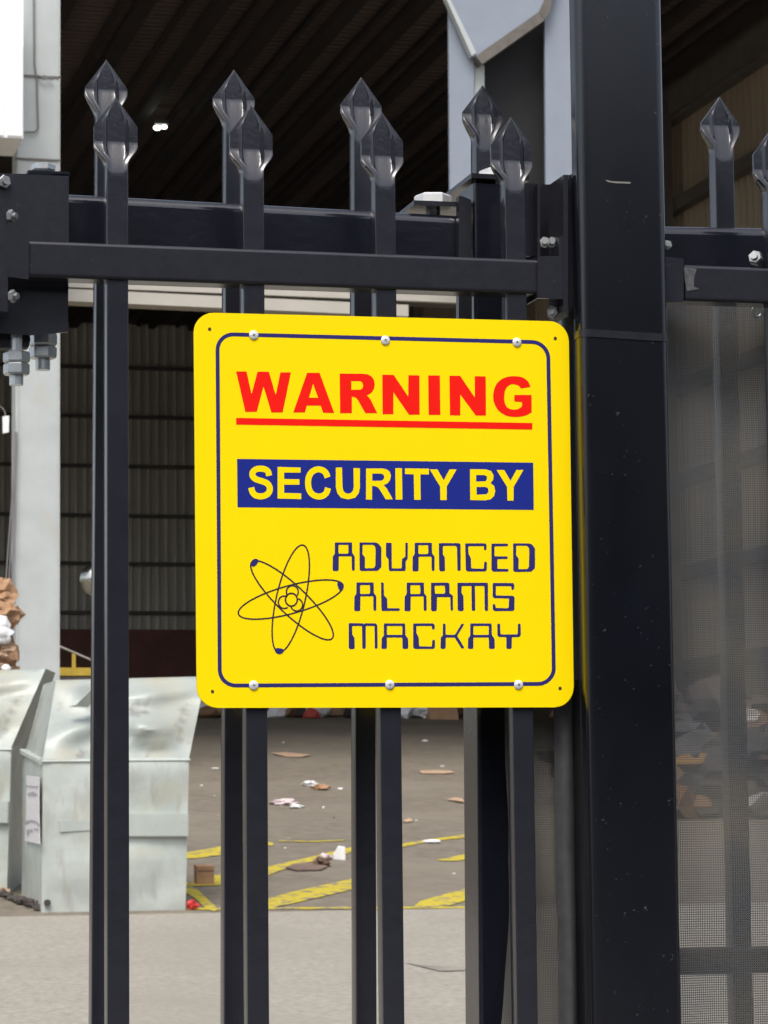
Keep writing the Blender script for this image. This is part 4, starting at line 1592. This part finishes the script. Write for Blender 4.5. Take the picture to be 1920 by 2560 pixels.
solo("cardboard_sheet", g, M['card'], "large brown carton panel at the right end of the rubbish heap", "cardboard")
g = MB()
for i in range(5):
    c_ = on_ramp(random.uniform(1010, 1090), 1795)
    c_.z += .12
    g.crumple(c_, .22, .2, .14, 60 + i, 2, .8, i)
solo("plastic_bag", g, M['plastic'], "white plastic bags on the rubbish heap below the sign", "plastic bag")

# heap of waste behind the mesh on the right
hb = on_ramp(1780, 2056)
g = MB()
for i in range(110):
    px_ = random.uniform(1560, 2120)
    t_ = random.random()
    c_ = on_ramp(px_, 2056)
    k_ = random.random()
    c_ = Vector((c_.x, c_.y + .3 + 1.5 * t_, 0))
    hh_ = (1.25 * math.sin(min(1, t_ * 1.15 + .1) * math.pi / 2) + .25 * noise.noise(Vector((c_.x * 1.4, 0, 3))))
    c_.z = ground_z(c_.y) + hh_ * (.15 + .85 * k_)
    c_.y += .4 * k_
    r_ = random.uniform(.12, .34)
    g.crumple(c_, r_, r_, r_ * random.uniform(.5, .9), i + 500, 2, .8, i)
hm2 = hm.copy()
for e_, c_ in zip([n_ for n_ in hm2.node_tree.nodes if n_.type == 'VALTORGB'][0].color_ramp.elements,
                  ((.05, .042, .034), (.16, .095, .05), (.09, .07, .05), (.24, .13, .06), (.07, .065, .06), (.40, .38, .35), (.28, .15, .03))):
    e_.color = (*c_, 1)
o = g.build("rubbish_heap", hm2)
tag(o, "tall heap of mixed waste seen dimly through the mesh right of the post", "rubbish heap", kind="stuff")

# bale of waste at the left edge
YL = Yd + 2.6
gz = ground_z(YL)
bale = thing("waste_bale", "stack of brown cardboard and white bags at the left edge above the dumpster", "waste bale", Vector((pt(0, 1700, YL).x, YL, gz)))
g = MB()
for i in range(34):
    py_ = 1462 + 240 * i / 33
    px_ = random.uniform(-50, 18 + 8 * math.sin(py_ * .05))
    r_ = random.uniform(.05, .13)
    g.crumple(pt(px_, py_, YL + random.uniform(.1, .4)), r_, .1, r_ * .75, i + 200, 2, .8, i)
xl_, xr_ = pt(-80, 1700, YL).x, pt(10, 1700, YL).x
g.box((xl_, YL + .15, gz - .05), (xr_, YL + .9, pt(0, 1500, YL).z))
g.build("cardboard_stack", M['card'], bale)
for px_, py_, r_ in ((6, 1580, .07), (4, 1560, .06), (10, 1595, .055), (8, 1690, .03), (14, 1672, .035)):
    g = MB()
    g.crumple(pt(px_, py_, YL - .08), r_, r_ * .8, r_, px_ + py_, 2, .4)
    g.build("white_bag", M['plastic'], bale, 60)
g = MB()
for i in range(22):
    px_, py_ = random.uniform(-20, 26), random.uniform(1600, 1720)
    g.crumple(pt(px_, py_, YL - .04), random.uniform(.02, .06), .05, random.uniform(.012, .03), i + 300, 1, .9, i)
g.build("torn_paper", M['card_pale'], bale)

# black rubbish at the foot between the bins
g = MB()
for i in range(14):
    t = i / 13
    c_ = on_ramp(10 + 90 * t, 2243 + 34 * t)
    g.crumple(c_ + Vector((random.uniform(-.02, .02), random.uniform(-.03, .03), .02)), random.uniform(.03, .06), .04, random.uniform(.015, .035), i + 90, 1, .8, i)
solo("bin_liner", g, M['dirt'], "torn black bin liner on the ground between the two dumpsters", "bin liner")
g = MB()
g.crumple(on_ramp(*c0(10, 1745)) + Vector((0, 0, .03)), .06, .05, .035, 77, 2, .5)
solo("paper_scrap", g, M['card_pale'], "pale crumpled paper left of the torn black bin liner", "litter", "loose litter on the ramp")

# yellow trailer frame behind the column
YT = YF + 1.5
fr = thing("yellow_barrier", "yellow steel frame with diagonal brace between column and first picket", "frame", Vector((pt(190, 1700, YT).x, YT, ground_z(YT))))
g = MB()
g.prism(pxpoly([(120, 1669), (300, 1669), (300, 1689), (120, 1689)], YT), (0, .08, 0))
g.build("top_bar", M['yellow_steel'], fr)
for px_ in (188, 262):
    g = MB()
    a = pt(px_, 1690, YT)
    b = pt(px_, 1633, YT)
    w_ = .02
    g.box((a.x - w_, YT + .1, ground_z(YT)), (a.x + w_, YT + .14, b.z))
    g.build("upright", M['yellow_steel'], fr)
g = MB()
g.tube(pt(140, 1612, YT + .2), pt(240, 1655, YT + .2), .012, 8)
g.build("brace", M['beige'], fr)
g = MB()
g.prism(pxpoly([(120, 1691), (300, 1691), (300, 1720), (120, 1720)], YT + .02), (0, .05, 0))
g.build("lower_bar", M['trim_dark'], fr)

# convex mirror half hidden behind the first picket
ym = YF + 2.0
mir = thing("convex_mirror", "shiny round dome mirror half hidden behind the first picket", "mirror", pt(240, 1448, ym))
g = MB()
cm = pt(241, 1449, ym)
bmesh.ops.create_uvsphere(g.bm, u_segments=24, v_segments=14, radius=.20, matrix=Matrix.Translation(cm))
g.build("dome", M['chrome'], mir, 80)
g = MB()
g.tube(cm + Vector((.09, .03, 0)), Vector((cm.x + .09, ym + .03, ground_z(ym))), .03, 10)
g.build("stand", M['girt'], mir)

# hanging power socket and slack cables left of the column
ysock = YF - .1
sock = thing("hanging_socket", "small white power socket hanging on a cable left of the pale column", "socket", pt(15, 1083, ysock))
g = MB()
g.prism(pxpoly([(7, 1041), (23, 1039), (22, 1080), (8, 1083)], ysock), (0, .05, 0))
g.build("socket_body", M['white_wall'], sock)
g = MB()
g.path([pt(14, 1040, ysock + .02), pt(11, 1026, ysock + .02), pt(3, 1018, ysock + .02), pt(-10, 1010, ysock + .02), pt(-30, 960, ysock + .02)], .007, 6)
g.build("cord", M['cable'], sock)
for i, (xa_, xb_) in enumerate(((38, 14), (40, 22), (42, 30))):
    g = MB()
    g.path([pt(xa_, 1080, YF - .06), pt(xa_ - 3, 1180, YF - .06), pt((xa_ + xb_) / 2, 1300, YF - .06), pt(xb_, 1460, YF - .06), pt(xb_ - 2, 1700, YF - .06)], .008, 6)
    solo("slack_cable", g, M['cable'], ("leftmost", "middle", "rightmost")[i] + " of three grey cables hanging slack along the pale column", "cable", "cables hanging by the column", smooth=60)
